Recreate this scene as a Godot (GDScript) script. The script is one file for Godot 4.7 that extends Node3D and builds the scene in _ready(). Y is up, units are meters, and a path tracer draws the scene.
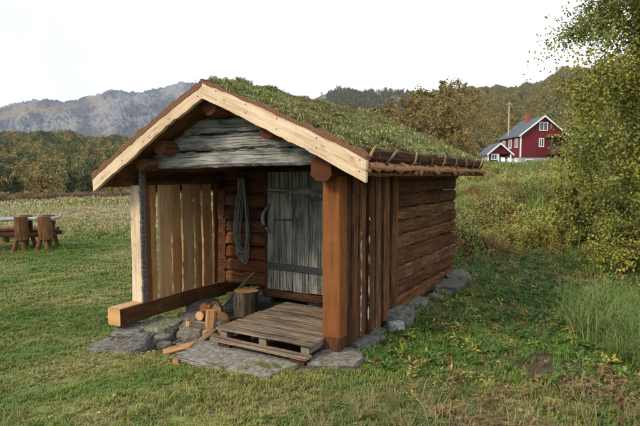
extends Node3D

const FOCAL := 519.0          # pixels of the 640 x 426 photograph
const PITCH := 0.0707
const EYE := 1.6
const YAW := 0.5132
const HUT_X := 0.13
const HUT_D := 4.488

var rng := RandomNumberGenerator.new()
var nz := FastNoiseLite.new()
var fine := FastNoiseLite.new()
var taken := {}
var M := {}

# ------------------------------------------------------------------ mesh building
class MB:
	var v := PackedVector3Array()
	var n := PackedVector3Array()
	var uv := PackedVector2Array()
	var c := PackedColorArray()
	var ix := PackedInt32Array()
	func quadn(a: Vector3, b: Vector3, cc: Vector3, d: Vector3, na: Vector3, nb: Vector3, nc: Vector3, nd: Vector3, ua: Vector2, ub: Vector2, uc: Vector2, ud: Vector2, col := Color.WHITE) -> void:
		var k := v.size()
		v.append(a); v.append(b); v.append(cc); v.append(d)
		n.append(na); n.append(nb); n.append(nc); n.append(nd)
		uv.append(ua); uv.append(ub); uv.append(uc); uv.append(ud)
		c.append(col); c.append(col); c.append(col); c.append(col)
		ix.append(k); ix.append(k + 2); ix.append(k + 1); ix.append(k); ix.append(k + 3); ix.append(k + 2)
	# corners run counter-clockwise seen from outside
	func quad(a: Vector3, b: Vector3, cc: Vector3, d: Vector3, ua := Vector2.ZERO, ub := Vector2(0.1, 0), uc := Vector2(0.1, 0.1), ud := Vector2(0, 0.1), col := Color.WHITE) -> void:
		var nn := (cc - a).cross(d - b).normalized()
		quadn(a, b, cc, d, nn, nn, nn, nn, ua, ub, uc, ud, col)
	func tri(a: Vector3, b: Vector3, cc: Vector3, ua := Vector2.ZERO, ub := Vector2(0.1, 0), uc := Vector2(0.1, 0.1), col := Color.WHITE) -> void:
		var nn := (b - a).cross(cc - a).normalized()
		var k := v.size()
		v.append(a); v.append(b); v.append(cc)
		n.append(nn); n.append(nn); n.append(nn)
		uv.append(ua); uv.append(ub); uv.append(uc)
		c.append(col); c.append(col); c.append(col)
		ix.append(k); ix.append(k + 2); ix.append(k + 1)
	func box(lo: Vector3, hi: Vector3, col := Color.WHITE) -> void:
		var p := []
		for k in 8:
			p.append(Vector3(hi.x if k & 1 else lo.x, hi.y if k & 2 else lo.y, hi.z if k & 4 else lo.z))
		for f in [[4, 5, 7, 6], [1, 0, 2, 3], [5, 1, 3, 7], [0, 4, 6, 2], [6, 7, 3, 2], [0, 1, 5, 4]]:
			var a: Vector3 = p[f[0]]
			var b: Vector3 = p[f[1]]
			var d: Vector3 = p[f[3]]
			var wu := a.distance_to(b)
			var wv := a.distance_to(d)
			quad(a, b, p[f[2]], d, Vector2.ZERO, Vector2(wu, 0), Vector2(wu, wv), Vector2(0, wv), col)
	func into(m: ArrayMesh, mat: Material, colored := false) -> void:
		if ix.is_empty():
			return
		var arr := []
		arr.resize(Mesh.ARRAY_MAX)
		arr[Mesh.ARRAY_VERTEX] = v
		arr[Mesh.ARRAY_NORMAL] = n
		arr[Mesh.ARRAY_TEX_UV] = uv
		if colored:
			arr[Mesh.ARRAY_COLOR] = c
		arr[Mesh.ARRAY_INDEX] = ix
		m.add_surface_from_arrays(Mesh.PRIMITIVE_TRIANGLES, arr)
		m.surface_set_material(m.get_surface_count() - 1, mat)

func lin(r: float, g: float, b: float) -> Color:
	return Color(r, g, b).linear_to_srgb()

func numbered(called: String) -> String:
	var k: int = taken.get(called, 0)
	taken[called] = k + 1
	return called if k == 0 else "%s_%03d" % [called, k]

func tag(o: Node, label: String, category: String, group := "", kind := "") -> void:
	o.set_meta("label", label)
	o.set_meta("category", category)
	if group != "":
		o.set_meta("group", group)
	if kind != "":
		o.set_meta("kind", kind)

func thing(called: String, label: String, category: String, at := Vector3.ZERO, turn := 0.0, group := "") -> Node3D:
	var o := Node3D.new()
	o.name = numbered(called)
	add_child(o)
	o.position = at
	o.rotation.y = turn
	tag(o, label, category, group)
	return o

func inst(called: String, m: Mesh, parent: Node = null) -> MeshInstance3D:
	var o := MeshInstance3D.new()
	o.mesh = m
	if parent == null:
		o.name = numbered(called)
		add_child(o)
	else:
		o.name = called
		parent.add_child(o, true)
	return o

func mesh_of(mb: MB, mat: Material, colored := false) -> ArrayMesh:
	var m := ArrayMesh.new()
	mb.into(m, mat, colored)
	return m

func part(called: String, parent: Node) -> Node3D:
	var o := Node3D.new()
	o.name = called
	parent.add_child(o, true)
	return o

# A timber from a to b. side: direction of its width w; t: its thickness. Options: seg, ch (chamfer), wob (bend), wane (uneven edges), rough, round (points), taper, cap (material of the sawn ends)
var beam_no := 0
func beam_mesh(a: Vector3, b: Vector3, w: float, t: float, side: Vector3, mat: Material, o := {}) -> ArrayMesh:
	beam_no += 1
	var ax := (b - a).normalized()
	var s := (side - ax * side.dot(ax)).normalized()
	var nn := ax.cross(s)
	var length := a.distance_to(b)
	var seg: int = o.get("seg", maxi(2, int(length / 0.09)))
	var wob: float = o.get("wob", 0.004)
	var wane: float = o.get("wane", 0.006)
	var rough: float = o.get("rough", 0.002)
	var taper: float = o.get("taper", 1.0)
	var sd := beam_no * 17.31
	var shape := PackedVector2Array()
	var smooth: bool = o.has("round")
	if smooth:
		var k: int = o.round
		for j in k:
			var an := TAU * j / k
			shape.append(Vector2(cos(an), sin(an)) * 0.5)
	else:
		var chx: float = o.get("ch", 0.006) / w
		var chy: float = o.get("ch", 0.006) / t
		for q in [[0.5, -0.5 + chy], [0.5, 0.5 - chy], [0.5 - chx, 0.5], [-0.5 + chx, 0.5], [-0.5, 0.5 - chy], [-0.5, -0.5 + chy], [-0.5 + chx, -0.5], [0.5 - chx, -0.5]]:
			shape.append(Vector2(q[0], q[1]))
	var K := shape.size()
	var around := PackedFloat32Array()
	var acc := 0.0
	for j in K + 1:
		around.append(acc)
		var p0 := shape[j % K] * Vector2(w, t)
		var p1 := shape[(j + 1) % K] * Vector2(w, t)
		acc += p0.distance_to(p1)
	var off := Vector2(rng.randf(), rng.randf() * 4.0)
	var rings := []
	var norms := []
	for i in seg + 1:
		var f := float(i) / seg
		var l := f * length
		var ctr := a + ax * l + s * wob * nz.get_noise_2d(l * 60.0, sd) * 2.0 + nn * wob * nz.get_noise_2d(l * 60.0, sd + 55.0) * 2.0
		var eR := wane * (0.55 * nz.get_noise_2d(l * 130.0, sd + 200.0) + 0.75 * fine.get_noise_2d(l * 260.0, sd + 20.0)) * 1.6
		var eL := wane * (0.55 * nz.get_noise_2d(l * 130.0, sd + 300.0) + 0.75 * fine.get_noise_2d(l * 260.0, sd + 30.0)) * 1.6
		var tp := lerpf(1.0, taper, f)
		var ring := PackedVector3Array()
		var nr := PackedVector3Array()
		for j in K:
			var q := shape[j]
			var x := q.x * w * tp + (eR if q.x > 0.0 else eL)
			var y := q.y * t * tp
			var p := ctr + s * x + nn * y
			if rough > 0.0:
				var dd := rough * (fine.get_noise_3d(p.x * 330.0 + sd, p.y * 330.0, p.z * 330.0)) * 2.0
				p += (s * q.x + nn * q.y).normalized() * dd
			ring.append(p)
			nr.append((s * q.x / w + nn * q.y / t).normalized())
		rings.append(ring)
		norms.append(nr)
	var mb := MB.new()
	for i in seg:
		var r0: PackedVector3Array = rings[i]
		var r1: PackedVector3Array = rings[i + 1]
		var v0 := float(i) / seg * length
		var v1 := float(i + 1) / seg * length
		for j in K:
			var j2 := (j + 1) % K
			var ua := Vector2(around[j], v0) + off
			var ub := Vector2(around[j + 1], v0) + off
			var uc := Vector2(around[j + 1], v1) + off
			var ud := Vector2(around[j], v1) + off
			if not smooth:     # the grain stays straight where an edge is uneven
				var along := nn if j == 0 or j == 4 else s
				var shift := off.x + j * 0.13
				ua.x = shift + (r0[j] - a).dot(along)
				ub.x = shift + (r0[j2] - a).dot(along)
				uc.x = shift + (r1[j2] - a).dot(along)
				ud.x = shift + (r1[j] - a).dot(along)
			ua.y /= 4.0; ub.y /= 4.0; uc.y /= 4.0; ud.y /= 4.0
			if smooth:
				mb.quadn(r0[j], r0[j2], r1[j2], r1[j], norms[i][j], norms[i][j2], norms[i + 1][j2], norms[i + 1][j], ua, ub, uc, ud)
			else:
				mb.quad(r0[j], r0[j2], r1[j2], r1[j], ua, ub, uc, ud)
	var caps := MB.new()
	for e in 2:
		var r: PackedVector3Array = rings[0 if e == 0 else seg]
		var ctr := Vector3.ZERO
		for p in r:
			ctr += p / K
		for j in K:
			var p0 := r[j]
			var p1 := r[(j + 1) % K]
			var u0 := Vector2((p0 - ctr).dot(s), (p0 - ctr).dot(nn)) + Vector2(0.5, 0.5)
			var u1 := Vector2((p1 - ctr).dot(s), (p1 - ctr).dot(nn)) + Vector2(0.5, 0.5)
			if e == 1:
				caps.tri(ctr, p0, p1, Vector2(0.5, 0.5), u0, u1)
			else:
				caps.tri(ctr, p1, p0, Vector2(0.5, 0.5), u1, u0)
	var m := ArrayMesh.new()
	mb.into(m, mat)
	caps.into(m, o.get("cap", mat))
	return m

func beam(called: String, parent: Node, a: Vector3, b: Vector3, w: float, t: float, side: Vector3, mat: Material, o := {}) -> MeshInstance3D:
	return inst(called, beam_mesh(a, b, w, t, side, mat, o), parent)

# A sawn board whose front outline is given by two edges in the x-y plane, z0 (front) to z1
func edge_board(called: String, parent: Node, top: Array, bot: Array, z0: float, z1: float, mat: Material) -> MeshInstance3D:
	var mb := MB.new()
	var off := Vector2(rng.randf(), rng.randf() * 2.0)
	var l := 0.0
	for i in top.size() - 1:
		var a: Vector2 = top[i]
		var b: Vector2 = top[i + 1]
		var c: Vector2 = bot[i]
		var d: Vector2 = bot[i + 1]
		var l2 := l + a.distance_to(b)
		var A0 := Vector3(a.x, a.y, z0); var B0 := Vector3(b.x, b.y, z0); var C0 := Vector3(c.x, c.y, z0); var D0 := Vector3(d.x, d.y, z0)
		var A1 := Vector3(a.x, a.y, z1); var B1 := Vector3(b.x, b.y, z1); var C1 := Vector3(c.x, c.y, z1); var D1 := Vector3(d.x, d.y, z1)
		var ua := off + Vector2(0, l / 4.0); var ub := off + Vector2(0, l2 / 4.0)
		var uc := off + Vector2(a.distance_to(c), l / 4.0); var ud := off + Vector2(b.distance_to(d), l2 / 4.0)
		var th := Vector2(absf(z1 - z0), 0)
		mb.quad(A0, B0, D0, C0, ua, ub, ud, uc)
		mb.quad(B1, A1, C1, D1, ub, ua, uc, ud)
		mb.quad(A1, B1, B0, A0, ua - th, ub - th, ub, ua)
		mb.quad(C0, D0, D1, C1, uc, ud, ud + th, uc + th)
		if i == 0:
			mb.quad(A0, C0, C1, A1, ua, uc, uc + th, ua + th)
		if i == top.size() - 2:
			mb.quad(D0, B0, B1, D1, ud, ub, ub + th, ud + th)
		l = l2
	return inst(called, mesh_of(mb, mat), parent)

# A tube along points with a radius at each
func tube_into(mb: MB, pts: PackedVector3Array, rad: PackedFloat32Array, k := 6, col := Color.WHITE) -> void:
	var rings := []
	var ns := []
	for i in pts.size():
		var t := (pts[mini(i + 1, pts.size() - 1)] - pts[maxi(i - 1, 0)]).normalized()
		var ref := Vector3.UP if absf(t.y) < 0.9 else Vector3.RIGHT
		var s := t.cross(ref).normalized()
		var q := t.cross(s)
		var r := PackedVector3Array()
		var nr := PackedVector3Array()
		for j in k:
			var an := TAU * j / k
			var dd := s * cos(an) + q * sin(an)
			r.append(pts[i] + dd * rad[i])
			nr.append(dd)
		rings.append(r)
		ns.append(nr)
	var l := 0.0
	for i in pts.size() - 1:
		var l2 := l + pts[i].distance_to(pts[i + 1])
		for j in k:
			var j2 := (j + 1) % k
			var u0 := float(j) / k * 0.3
			var u1 := float(j + 1) / k * 0.3
			mb.quadn(rings[i][j], rings[i][j2], rings[i + 1][j2], rings[i + 1][j], ns[i][j], ns[i][j2], ns[i + 1][j2], ns[i + 1][j], Vector2(u0, l / 4), Vector2(u1, l / 4), Vector2(u1, l2 / 4), Vector2(u0, l2 / 4), col)
		l = l2

# A weathered stone: a rounded block with broken facets
func stone_mesh(size: Vector3, sd: float, mat: Material, block := 0.55) -> ArrayMesh:
	var st := SurfaceTool.new()
	st.begin(Mesh.PRIMITIVE_TRIANGLES)
	var N := 9
	var place := func(face: int, i: int, j: int) -> Vector3:
		var x := float(i) / N * 2.0 - 1.0
		var y := float(j) / N * 2.0 - 1.0
		var p := Vector3.ZERO
		match face:
			0: p = Vector3(x, y, 1)
			1: p = Vector3(-x, y, -1)
			2: p = Vector3(1, y, -x)
			3: p = Vector3(-1, y, x)
			4: p = Vector3(x, 1, -y)
			5: p = Vector3(x, -1, y)
		var r := p.lerp(p.normalized() * 1.2, 1.0 - block)
		var q := r * 60.0
		var f := 1.0 + 0.22 * nz.get_noise_3d(q.x * 0.5 + sd * 37.0, q.y * 0.5, q.z * 0.5) + 0.10 * fine.get_noise_3d(q.x + sd * 11.0, q.y, q.z)
		r *= f
		r.y += 0.10 * snappedf(nz.get_noise_3d(q.x * 0.8, sd * 90.0, q.z * 0.8), 0.2)
		return r * size * 0.5
	for face in 6:
		for i in N:
			for j in N:
				var a: Vector3 = place.call(face, i, j)
				var b: Vector3 = place.call(face, i + 1, j)
				var c: Vector3 = place.call(face, i + 1, j + 1)
				var d: Vector3 = place.call(face, i, j + 1)
				for p in [a, c, b, a, d, c]:
					st.set_uv(Vector2(p.x + p.z * 0.6, p.y + p.z * 0.4))
					st.set_smooth_group(-1 if (i + j * 3 + face) % 2 else -1)
					st.add_vertex(p)
	st.generate_normals()
	st.set_material(mat)
	return st.commit()

# ------------------------------------------------------------------ materials
func make_mat(col: Color, rough := 0.85, o := {}) -> StandardMaterial3D:
	var m := StandardMaterial3D.new()
	m.albedo_color = col
	m.roughness = rough
	m.metallic_specular = o.get("spec", 0.3)
	if o.has("tex"):
		m.albedo_texture = o.tex
	if o.has("bump"):
		m.heightmap_enabled = true
		m.heightmap_texture = o.bump
		m.heightmap_scale = o.get("relief", 0.4)
	if o.has("tri"):
		m.uv1_triplanar = true
		m.uv1_world_triplanar = o.get("world", true)
		m.uv1_scale = Vector3.ONE * float(o.tri)
	if o.get("vc", false):
		m.vertex_color_use_as_albedo = true
	if o.has("back"):
		m.backlight_enabled = true
		m.backlight = o.back
	return m

# Wood: 1 m across by 4 m along; grain, drying cracks, knots. Returns [colour, height]
func wood_tex(sd: int, base: Color, dark: Color, light: Color, crack: float, knots: int, patchy: float) -> Array:
	var W := 256
	var H := 512
	var r := RandomNumberGenerator.new()
	r.seed = sd
	var kn := []
	for k in knots:
		kn.append(Vector3(r.randf() * 0.5, r.randf() * 2.0, r.randf_range(0.008, 0.02)))
	var col := PackedByteArray()
	var hgt := PackedByteArray()
	col.resize(W * 2 * H * 2 * 3)
	hgt.resize(W * 2 * H * 2)
	var S := sd * 71.0
	for y in H:
		var Y := y / float(H) * 2.0
		for x in W:
			var X := x / float(W) * 0.5
			var xx := X
			var ring := 0.0
			for q in kn:
				var dx: float = X - q.x
				var dy: float = (Y - q.y) * 0.45
				var d2: float = (dx * dx + dy * dy) / (q.z * q.z)
				if d2 < 16.0:
					xx += signf(dx) * q.z * 0.8 * exp(-d2 * 0.35)
					ring = maxf(ring, exp(-d2 * 1.6))
			xx += 0.010 * nz.get_noise_2d(Y * 26.0, S + 900.0)
			var g := nz.get_noise_2d(xx * 6500.0 + S, Y * 90.0) * 0.35 + fine.get_noise_2d(xx * 5200.0 + S, Y * 70.0) * 0.6 + fine.get_noise_2d(X * 1500.0, Y * 900.0 + S) * 0.25
			var big := (nz.get_noise_2d(xx * 700.0, Y * 110.0 + S) * 0.6 + nz.get_noise_2d(xx * 1500.0, Y * 300.0 + S) * 0.5) * patchy
			var cr := nz.get_noise_2d(xx * 4200.0 + S * 2.0, Y * 75.0 + 300.0)
			var ck := clampf((cr - 0.30) * 7.0, 0.0, 1.0) * crack
			var tt := clampf(0.5 + g * 0.9 + big, 0.0, 1.0)
			var c := dark.lerp(base, minf(tt * 2.0, 1.0)).lerp(light, maxf(tt * 2.0 - 1.0, 0.0))
			c = c.lerp(dark * 0.45, ck * 0.8)
			c = c.lerp(dark * 0.6, ring * 0.75)
			var h := clampf(0.62 + g * 0.25 - ck * 0.55 - ring * 0.1, 0.0, 1.0)
			var cb := c.linear_to_srgb()
			var R := clampi(int(cb.r * 255.0), 0, 255)
			var G := clampi(int(cb.g * 255.0), 0, 255)
			var B := clampi(int(cb.b * 255.0), 0, 255)
			var hb := int(h * 255.0)
			for my in 2:
				var yy := y if my == 0 else 2 * H - 1 - y
				for mx in 2:
					var k := yy * 2 * W + (x if mx == 0 else 2 * W - 1 - x)
					col[k * 3] = R
					col[k * 3 + 1] = G
					col[k * 3 + 2] = B
					hgt[k] = hb
	var a := Image.create_from_data(W * 2, H * 2, false, Image.FORMAT_RGB8, col)
	var b := Image.create_from_data(W * 2, H * 2, false, Image.FORMAT_L8, hgt)
	return [ImageTexture.create_from_image(a), ImageTexture.create_from_image(b)]

func wood(key: String, t: Array, tint := Color.WHITE, rough := 0.8, relief := 0.35) -> void:
	M[key] = make_mat(tint, rough, {"tex": t[0], "bump": t[1], "relief": relief})

# Seamless mottled texture from noise through colour stops
func mottle(sd: int, freq: float, stops: Array, size := 512, octaves := 5) -> Texture2D:
	var f := FastNoiseLite.new()
	f.seed = sd
	f.frequency = freq
	f.fractal_octaves = octaves
	f.fractal_gain = 0.6
	var im := f.get_seamless_image(size, size)
	im.convert(Image.FORMAT_RGB8)
	var data := im.get_data()
	var lut := PackedByteArray()
	for k in 256:
		var t := k / 255.0 * (stops.size() - 1)
		var i := mini(int(t), stops.size() - 2)
		var c: Color = (stops[i] as Color).lerp(stops[i + 1], t - i).linear_to_srgb()
		lut.append(clampi(int(c.r * 255), 0, 255)); lut.append(clampi(int(c.g * 255), 0, 255)); lut.append(clampi(int(c.b * 255), 0, 255))
	for p in size * size:
		var k := data[p * 3] * 3
		data[p * 3] = lut[k]; data[p * 3 + 1] = lut[k + 1]; data[p * 3 + 2] = lut[k + 2]
	return ImageTexture.create_from_image(Image.create_from_data(size, size, false, Image.FORMAT_RGB8, data))

func materials() -> void:
	var t_pale := wood_tex(1, Color(0.56, 0.405, 0.26), Color(0.39, 0.25, 0.14), Color(0.67, 0.53, 0.38), 0.25, 16, 0.6)
	var t_brown := wood_tex(2, Color(0.128, 0.057, 0.023), Color(0.042, 0.018, 0.009), Color(0.26, 0.128, 0.055), 0.6, 10, 0.6)
	var t_grey := wood_tex(3, Color(0.20, 0.19, 0.168), Color(0.075, 0.068, 0.057), Color(0.35, 0.335, 0.305), 1.0, 8, 0.9)
	wood("pale", t_pale, Color.WHITE, 0.75, 0.15)
	wood("pale_b", t_pale, Color(0.93, 0.86, 0.74), 0.8, 0.2)
	wood("pale_c", t_pale, Color(0.86, 0.78, 0.66), 0.8, 0.2)
	wood("tan", t_pale, Color(0.87, 0.75, 0.59), 0.8, 0.25)
	wood("tan_b", t_pale, Color(0.80, 0.69, 0.55), 0.8, 0.25)
	wood("red_pale", t_pale, Color(0.56, 0.41, 0.29), 0.8, 0.3)
	wood("orange", t_pale, Color(0.60, 0.425, 0.275), 0.75, 0.25)
	wood("hewn", t_pale, Color(0.48, 0.32, 0.20), 0.75, 0.3)  # lighter brown for lit logs: the light is put into the colour
	wood("brown", t_brown, Color.WHITE, 0.75, 0.4)
	wood("brown_b", t_brown, Color(0.85, 0.80, 0.76), 0.8, 0.45)
	wood("brown_c", t_brown, Color(1.0, 0.93, 0.86), 0.8, 0.5)
	wood("brown_d", t_brown, Color(0.72, 0.66, 0.62), 0.8, 0.5)
	wood("grey", t_grey, Color.WHITE, 0.85, 0.6)
	wood("grey_b", t_grey, Color(0.86, 0.86, 0.86), 0.85, 0.6)
	wood("grey_c", t_grey, Color(0.88, 0.80, 0.70), 0.85, 0.5)
	wood("door_a", t_grey, Color(0.94, 0.95, 0.93), 0.85, 0.6)
	wood("door_b", t_grey, Color(1.0, 1.0, 0.97), 0.85, 0.6)
	wood("deck", t_grey, Color(0.98, 0.86, 0.75), 0.85, 0.4)
	wood("block_bark", t_grey, Color(0.70, 0.62, 0.53), 0.9, 0.8)
	M.end_red = make_mat(lin(0.16, 0.07, 0.04), 0.8, {"tex": t_pale[0]})
	M.end_pale = make_mat(Color(0.98, 0.87, 0.72), 0.8, {"tex": t_pale[0]})
	M.end_orange = make_mat(Color(0.95, 0.72, 0.48), 0.8, {"tex": t_pale[0]})
	var rock := mottle(21, 0.012, [Color(0.08, 0.078, 0.072), Color(0.13, 0.127, 0.12), Color(0.19, 0.186, 0.176), Color(0.25, 0.245, 0.235), Color(0.40, 0.395, 0.375)])
	var rock2 := mottle(22, 0.012, [Color(0.06, 0.06, 0.05), Color(0.10, 0.10, 0.07), Color(0.13, 0.14, 0.06), Color(0.24, 0.235, 0.22), Color(0.34, 0.33, 0.31)])
	M.stone = make_mat(Color(0.90, 0.86, 0.80), 0.9, {"tex": rock, "bump": rock, "relief": 1.6, "tri": 1.9})
	M.slab = make_mat(Color(1.0, 0.96, 0.90), 0.9, {"tex": rock, "bump": rock, "relief": 1.6, "tri": 2.3})
	M.stone_dark = make_mat(Color(0.82, 0.795, 0.755), 0.9, {"tex": rock, "bump": rock, "relief": 1.6, "tri": 1.6})
	M.stone_pale = make_mat(Color(1.0, 0.99, 0.97), 0.9, {"tex": mottle(25, 0.014, [Color(0.14, 0.14, 0.13), Color(0.24, 0.235, 0.22), Color(0.34, 0.335, 0.32), Color(0.5, 0.49, 0.47)]), "bump": rock, "relief": 1.6, "tri": 1.8})
	M.stone_moss = make_mat(Color.WHITE, 0.95, {"tex": rock2, "bump": rock2, "relief": 1.2, "tri": 3.0})
	var bark := mottle(31, 0.03, [Color(0.04, 0.018, 0.011), Color(0.105, 0.046, 0.025), Color(0.20, 0.095, 0.048), Color(0.34, 0.19, 0.10)])
	var bark2 := mottle(36, 0.03, [Color(0.06, 0.026, 0.013), Color(0.20, 0.085, 0.038), Color(0.40, 0.20, 0.09), Color(0.58, 0.36, 0.19)])
	M.bark_orange = make_mat(Color.WHITE, 0.8, {"tex": bark2, "bump": bark2, "relief": 0.8, "tri": 4.0})
	M.bark_red = make_mat(Color.WHITE, 0.8, {"tex": bark, "bump": bark, "relief": 0.8, "tri": 4.5})
	var bgrey := mottle(32, 0.03, [Color(0.025, 0.02, 0.016), Color(0.085, 0.07, 0.056), Color(0.19, 0.165, 0.135), Color(0.46, 0.43, 0.38)])
	M.bark_grey = make_mat(Color.WHITE, 0.9, {"tex": bgrey, "bump": bgrey, "relief": 1.5, "tri": 2.0})
	M.bark_tree = make_mat(Color.WHITE, 0.9, {"tex": bgrey, "bump": bgrey, "relief": 1.5, "tri": 1.0})
	M.wane = make_mat(lin(0.55, 0.51, 0.45), 0.9, {"tex": bgrey})
	M.wane.albedo_texture = mottle(33, 0.05, [Color(0.12, 0.08, 0.05), Color(0.5, 0.47, 0.42), Color(0.75, 0.73, 0.68)])
	M.wane.albedo_color = Color.WHITE
	var soil := mottle(41, 0.02, [Color(0.018, 0.013, 0.009), Color(0.045, 0.032, 0.02), Color(0.085, 0.062, 0.04), Color(0.15, 0.115, 0.08)])
	M.soil = make_mat(Color.WHITE, 0.95, {"tex": soil, "bump": soil, "relief": 3.0, "tri": 1.2})
	var gr := mottle(42, 0.015, [Color(0.45, 0.45, 0.45), Color(0.8, 0.8, 0.8), Color(1, 1, 1), Color(1.0, 1.0, 1.0)])
	M.ground = make_mat(Color.WHITE, 0.95, {"tex": gr, "bump": gr, "relief": 2.0, "tri": 0.9, "vc": true})
	M.hill = make_mat(Color.WHITE, 0.95, {"tex": mottle(43, 0.012, [Color(0.5, 0.5, 0.5), Color(0.8, 0.8, 0.8), Color(1, 1, 1)]), "tri": 0.03, "vc": true})
	M.mountain = make_mat(Color.WHITE, 0.95, {"tex": mottle(44, 0.02, [Color(0.25, 0.26, 0.29), Color(0.40, 0.41, 0.44), Color(0.65, 0.65, 0.67), Color(0.9, 0.9, 0.9), Color(1, 1, 1)], 1024, 6), "tri": 0.009, "vc": true})
	M.leaf = make_mat(Color.WHITE, 0.6, {"vc": true, "back": Color(0.5, 0.5, 0.4)})
	M.blade = make_mat(Color.WHITE, 0.7, {"vc": true, "back": Color(0.3, 0.3, 0.25)})
	M.iron = make_mat(lin(0.05, 0.045, 0.042), 0.6, {"spec": 0.5})
	M.iron_grey = make_mat(lin(0.17, 0.18, 0.20), 0.55, {"spec": 0.5, "tex": rock, "tri": 3.0})
	M.rope = make_mat(lin(0.21, 0.20, 0.17), 0.95, {"tex": bgrey, "tri": 6.0, "bump": bgrey, "relief": 0.5})
	M.rope.albedo_texture = mottle(35, 0.05, [Color(0.09, 0.09, 0.08), Color(0.2, 0.19, 0.16), Color(0.3, 0.29, 0.25)])
	M.rope.albedo_color = Color.WHITE
	var clad := mottle(51, 0.03, [Color(0.10, 0.010, 0.012), Color(0.135, 0.014, 0.016), Color(0.16, 0.018, 0.02)])
	M.red_paint = make_mat(Color.WHITE, 0.7, {"tex": clad, "tri": 0.4})
	M.white_paint = make_mat(lin(0.72, 0.72, 0.71), 0.6)
	M.slate = make_mat(Color(0.8, 0.8, 0.8), 0.95, {"spec": 0.1, "tex": mottle(52, 0.03, [Color(0.11, 0.12, 0.135), Color(0.16, 0.17, 0.19), Color(0.21, 0.22, 0.24)]), "tri": 0.3})
	M.concrete = make_mat(Color.WHITE, 0.9, {"tex": mottle(53, 0.03, [Color(0.24, 0.23, 0.21), Color(0.34, 0.33, 0.31), Color(0.44, 0.43, 0.41)]), "tri": 0.4})
	M.glass = make_mat(lin(0.03, 0.035, 0.04), 0.08, {"spec": 0.6})
	M.pole = make_mat(lin(0.42, 0.34, 0.22), 0.8)
	M.dark_wood = make_mat(lin(0.09, 0.05, 0.035), 0.8)
	M.brick = make_mat(lin(0.28, 0.07, 0.05), 0.85)

# ------------------------------------------------------------------ where things are
func ray(px: float, py: float) -> Vector3:      # from the eye, forward component first made 1 before tilting
	var y := -(py - 213.0) / FOCAL
	return Vector3((px - 320.0) / FOCAL, y * cos(PITCH) - sin(PITCH), -(cos(PITCH) + y * sin(PITCH)))

func on_ground(px: float, py: float) -> Vector2:   # (x, depth) where that ray meets the ground
	var r := ray(px, py)
	var t := EYE / -r.y
	for k in 12:
		var h := H(r.x * t, -r.z * t)
		t = lerpf(t, (EYE - h) / -r.y, 0.7)
	return Vector2(r.x * t, -r.z * t)

func H(x: float, d: float) -> float:
	var h := 0.0
	h -= 0.24 * smoothstep(0.2, -3.2, x)
	h -= 0.35 * smoothstep(-6.0, -28.0, x) * smoothstep(14.0, 45.0, d)
	var r := smoothstep(-3.0, 9.0, x)
	h += r * clampf(d - 9.0, 0.0, 90.0) * 0.045
	h += 0.35 * smoothstep(3.5, 7.0, x) * smoothstep(6.5, 10.5, d)
	h += 0.045 * nz.get_noise_2d(x * 35.0, d * 35.0) * smoothstep(0.5, 3.0, absf(x - 0.2) + absf(d - 6.0) * 0.3)
	h += 0.55 * nz.get_noise_2d(x * 16.0 + 150.0, d * 16.0) * smoothstep(2.0, 5.0, x) * smoothstep(10.0, 15.0, d)
	h += 0.25 * nz.get_noise_2d(x * 9.0 + 400.0, d * 9.0) * smoothstep(14.0, 40.0, d)
	return h

func G(x: float, d: float, up := 0.0) -> Vector3:
	return Vector3(x, H(x, d) + up, -d)

func hut_uv(x: float, d: float) -> Vector2:
	var q := Vector2(x - HUT_X, d - HUT_D)
	return Vector2(q.dot(Vector2(-cos(YAW), sin(YAW))), q.dot(Vector2(sin(YAW), cos(YAW))))

func hut_to(u: float, v: float) -> Vector2:
	return Vector2(HUT_X - u * cos(YAW) + v * sin(YAW), HUT_D + u * sin(YAW) + v * cos(YAW))

func HG(u: float, v: float, up := 0.0) -> Vector3:
	var q := hut_to(u, v)
	return G(q.x, q.y, up)

func in_hut(x: float, d: float) -> bool:
	var q := hut_uv(x, d)
	if q.x > -0.06 and q.x < 2.55 and q.y > 0.15 and q.y < 3.95:
		return true
	return q.x > 0.05 and q.x < 2.0 and q.y > -0.35 and q.y <= 0.15

# How the ground is covered at a place: x bare soil, y dry yellow, z lushness
var patches := []
func cover(x: float, d: float) -> Vector3:
	var bare := 0.0
	var dry := 0.0
	for p in patches:
		var q := Vector2((x - p.x) / p.rx, (d - p.d) / p.rd)
		var w: float = clampf(1.35 - q.length() + 0.7 * nz.get_noise_2d(x * 130.0, d * 130.0), 0.0, 1.0)
		bare = maxf(bare, w * p.bare)
		dry = maxf(dry, w * p.dry)
	var q := hut_uv(x, d)
	if q.x > -0.35 and q.x < 2.65 and q.y > -0.42 and q.y < 4.3:
		bare = maxf(bare, 0.5 if q.x < 0.0 or q.x > 2.1 else 1.0)
	bare = clampf(bare + 0.45 * (fine.get_noise_2d(x * 90.0, d * 90.0) - 0.25), 0.0, 1.0)
	dry = clampf(dry + 0.30 + 1.1 * nz.get_noise_2d(x * 45.0 + 90.0, d * 45.0), 0.0, 1.0)
	dry = clampf(dry + 0.9 * smoothstep(14.0, 20.0, d) * smoothstep(4.0, -6.0, x), 0.0, 1.0)
	var lush := clampf(0.5 + 0.9 * nz.get_noise_2d(x * 28.0 + 700.0, d * 28.0) + 0.4 * smoothstep(0.3, 2.0, x) * smoothstep(9.0, 7.0, d), 0.0, 1.0)
	return Vector3(bare, dry, lush)

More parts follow.
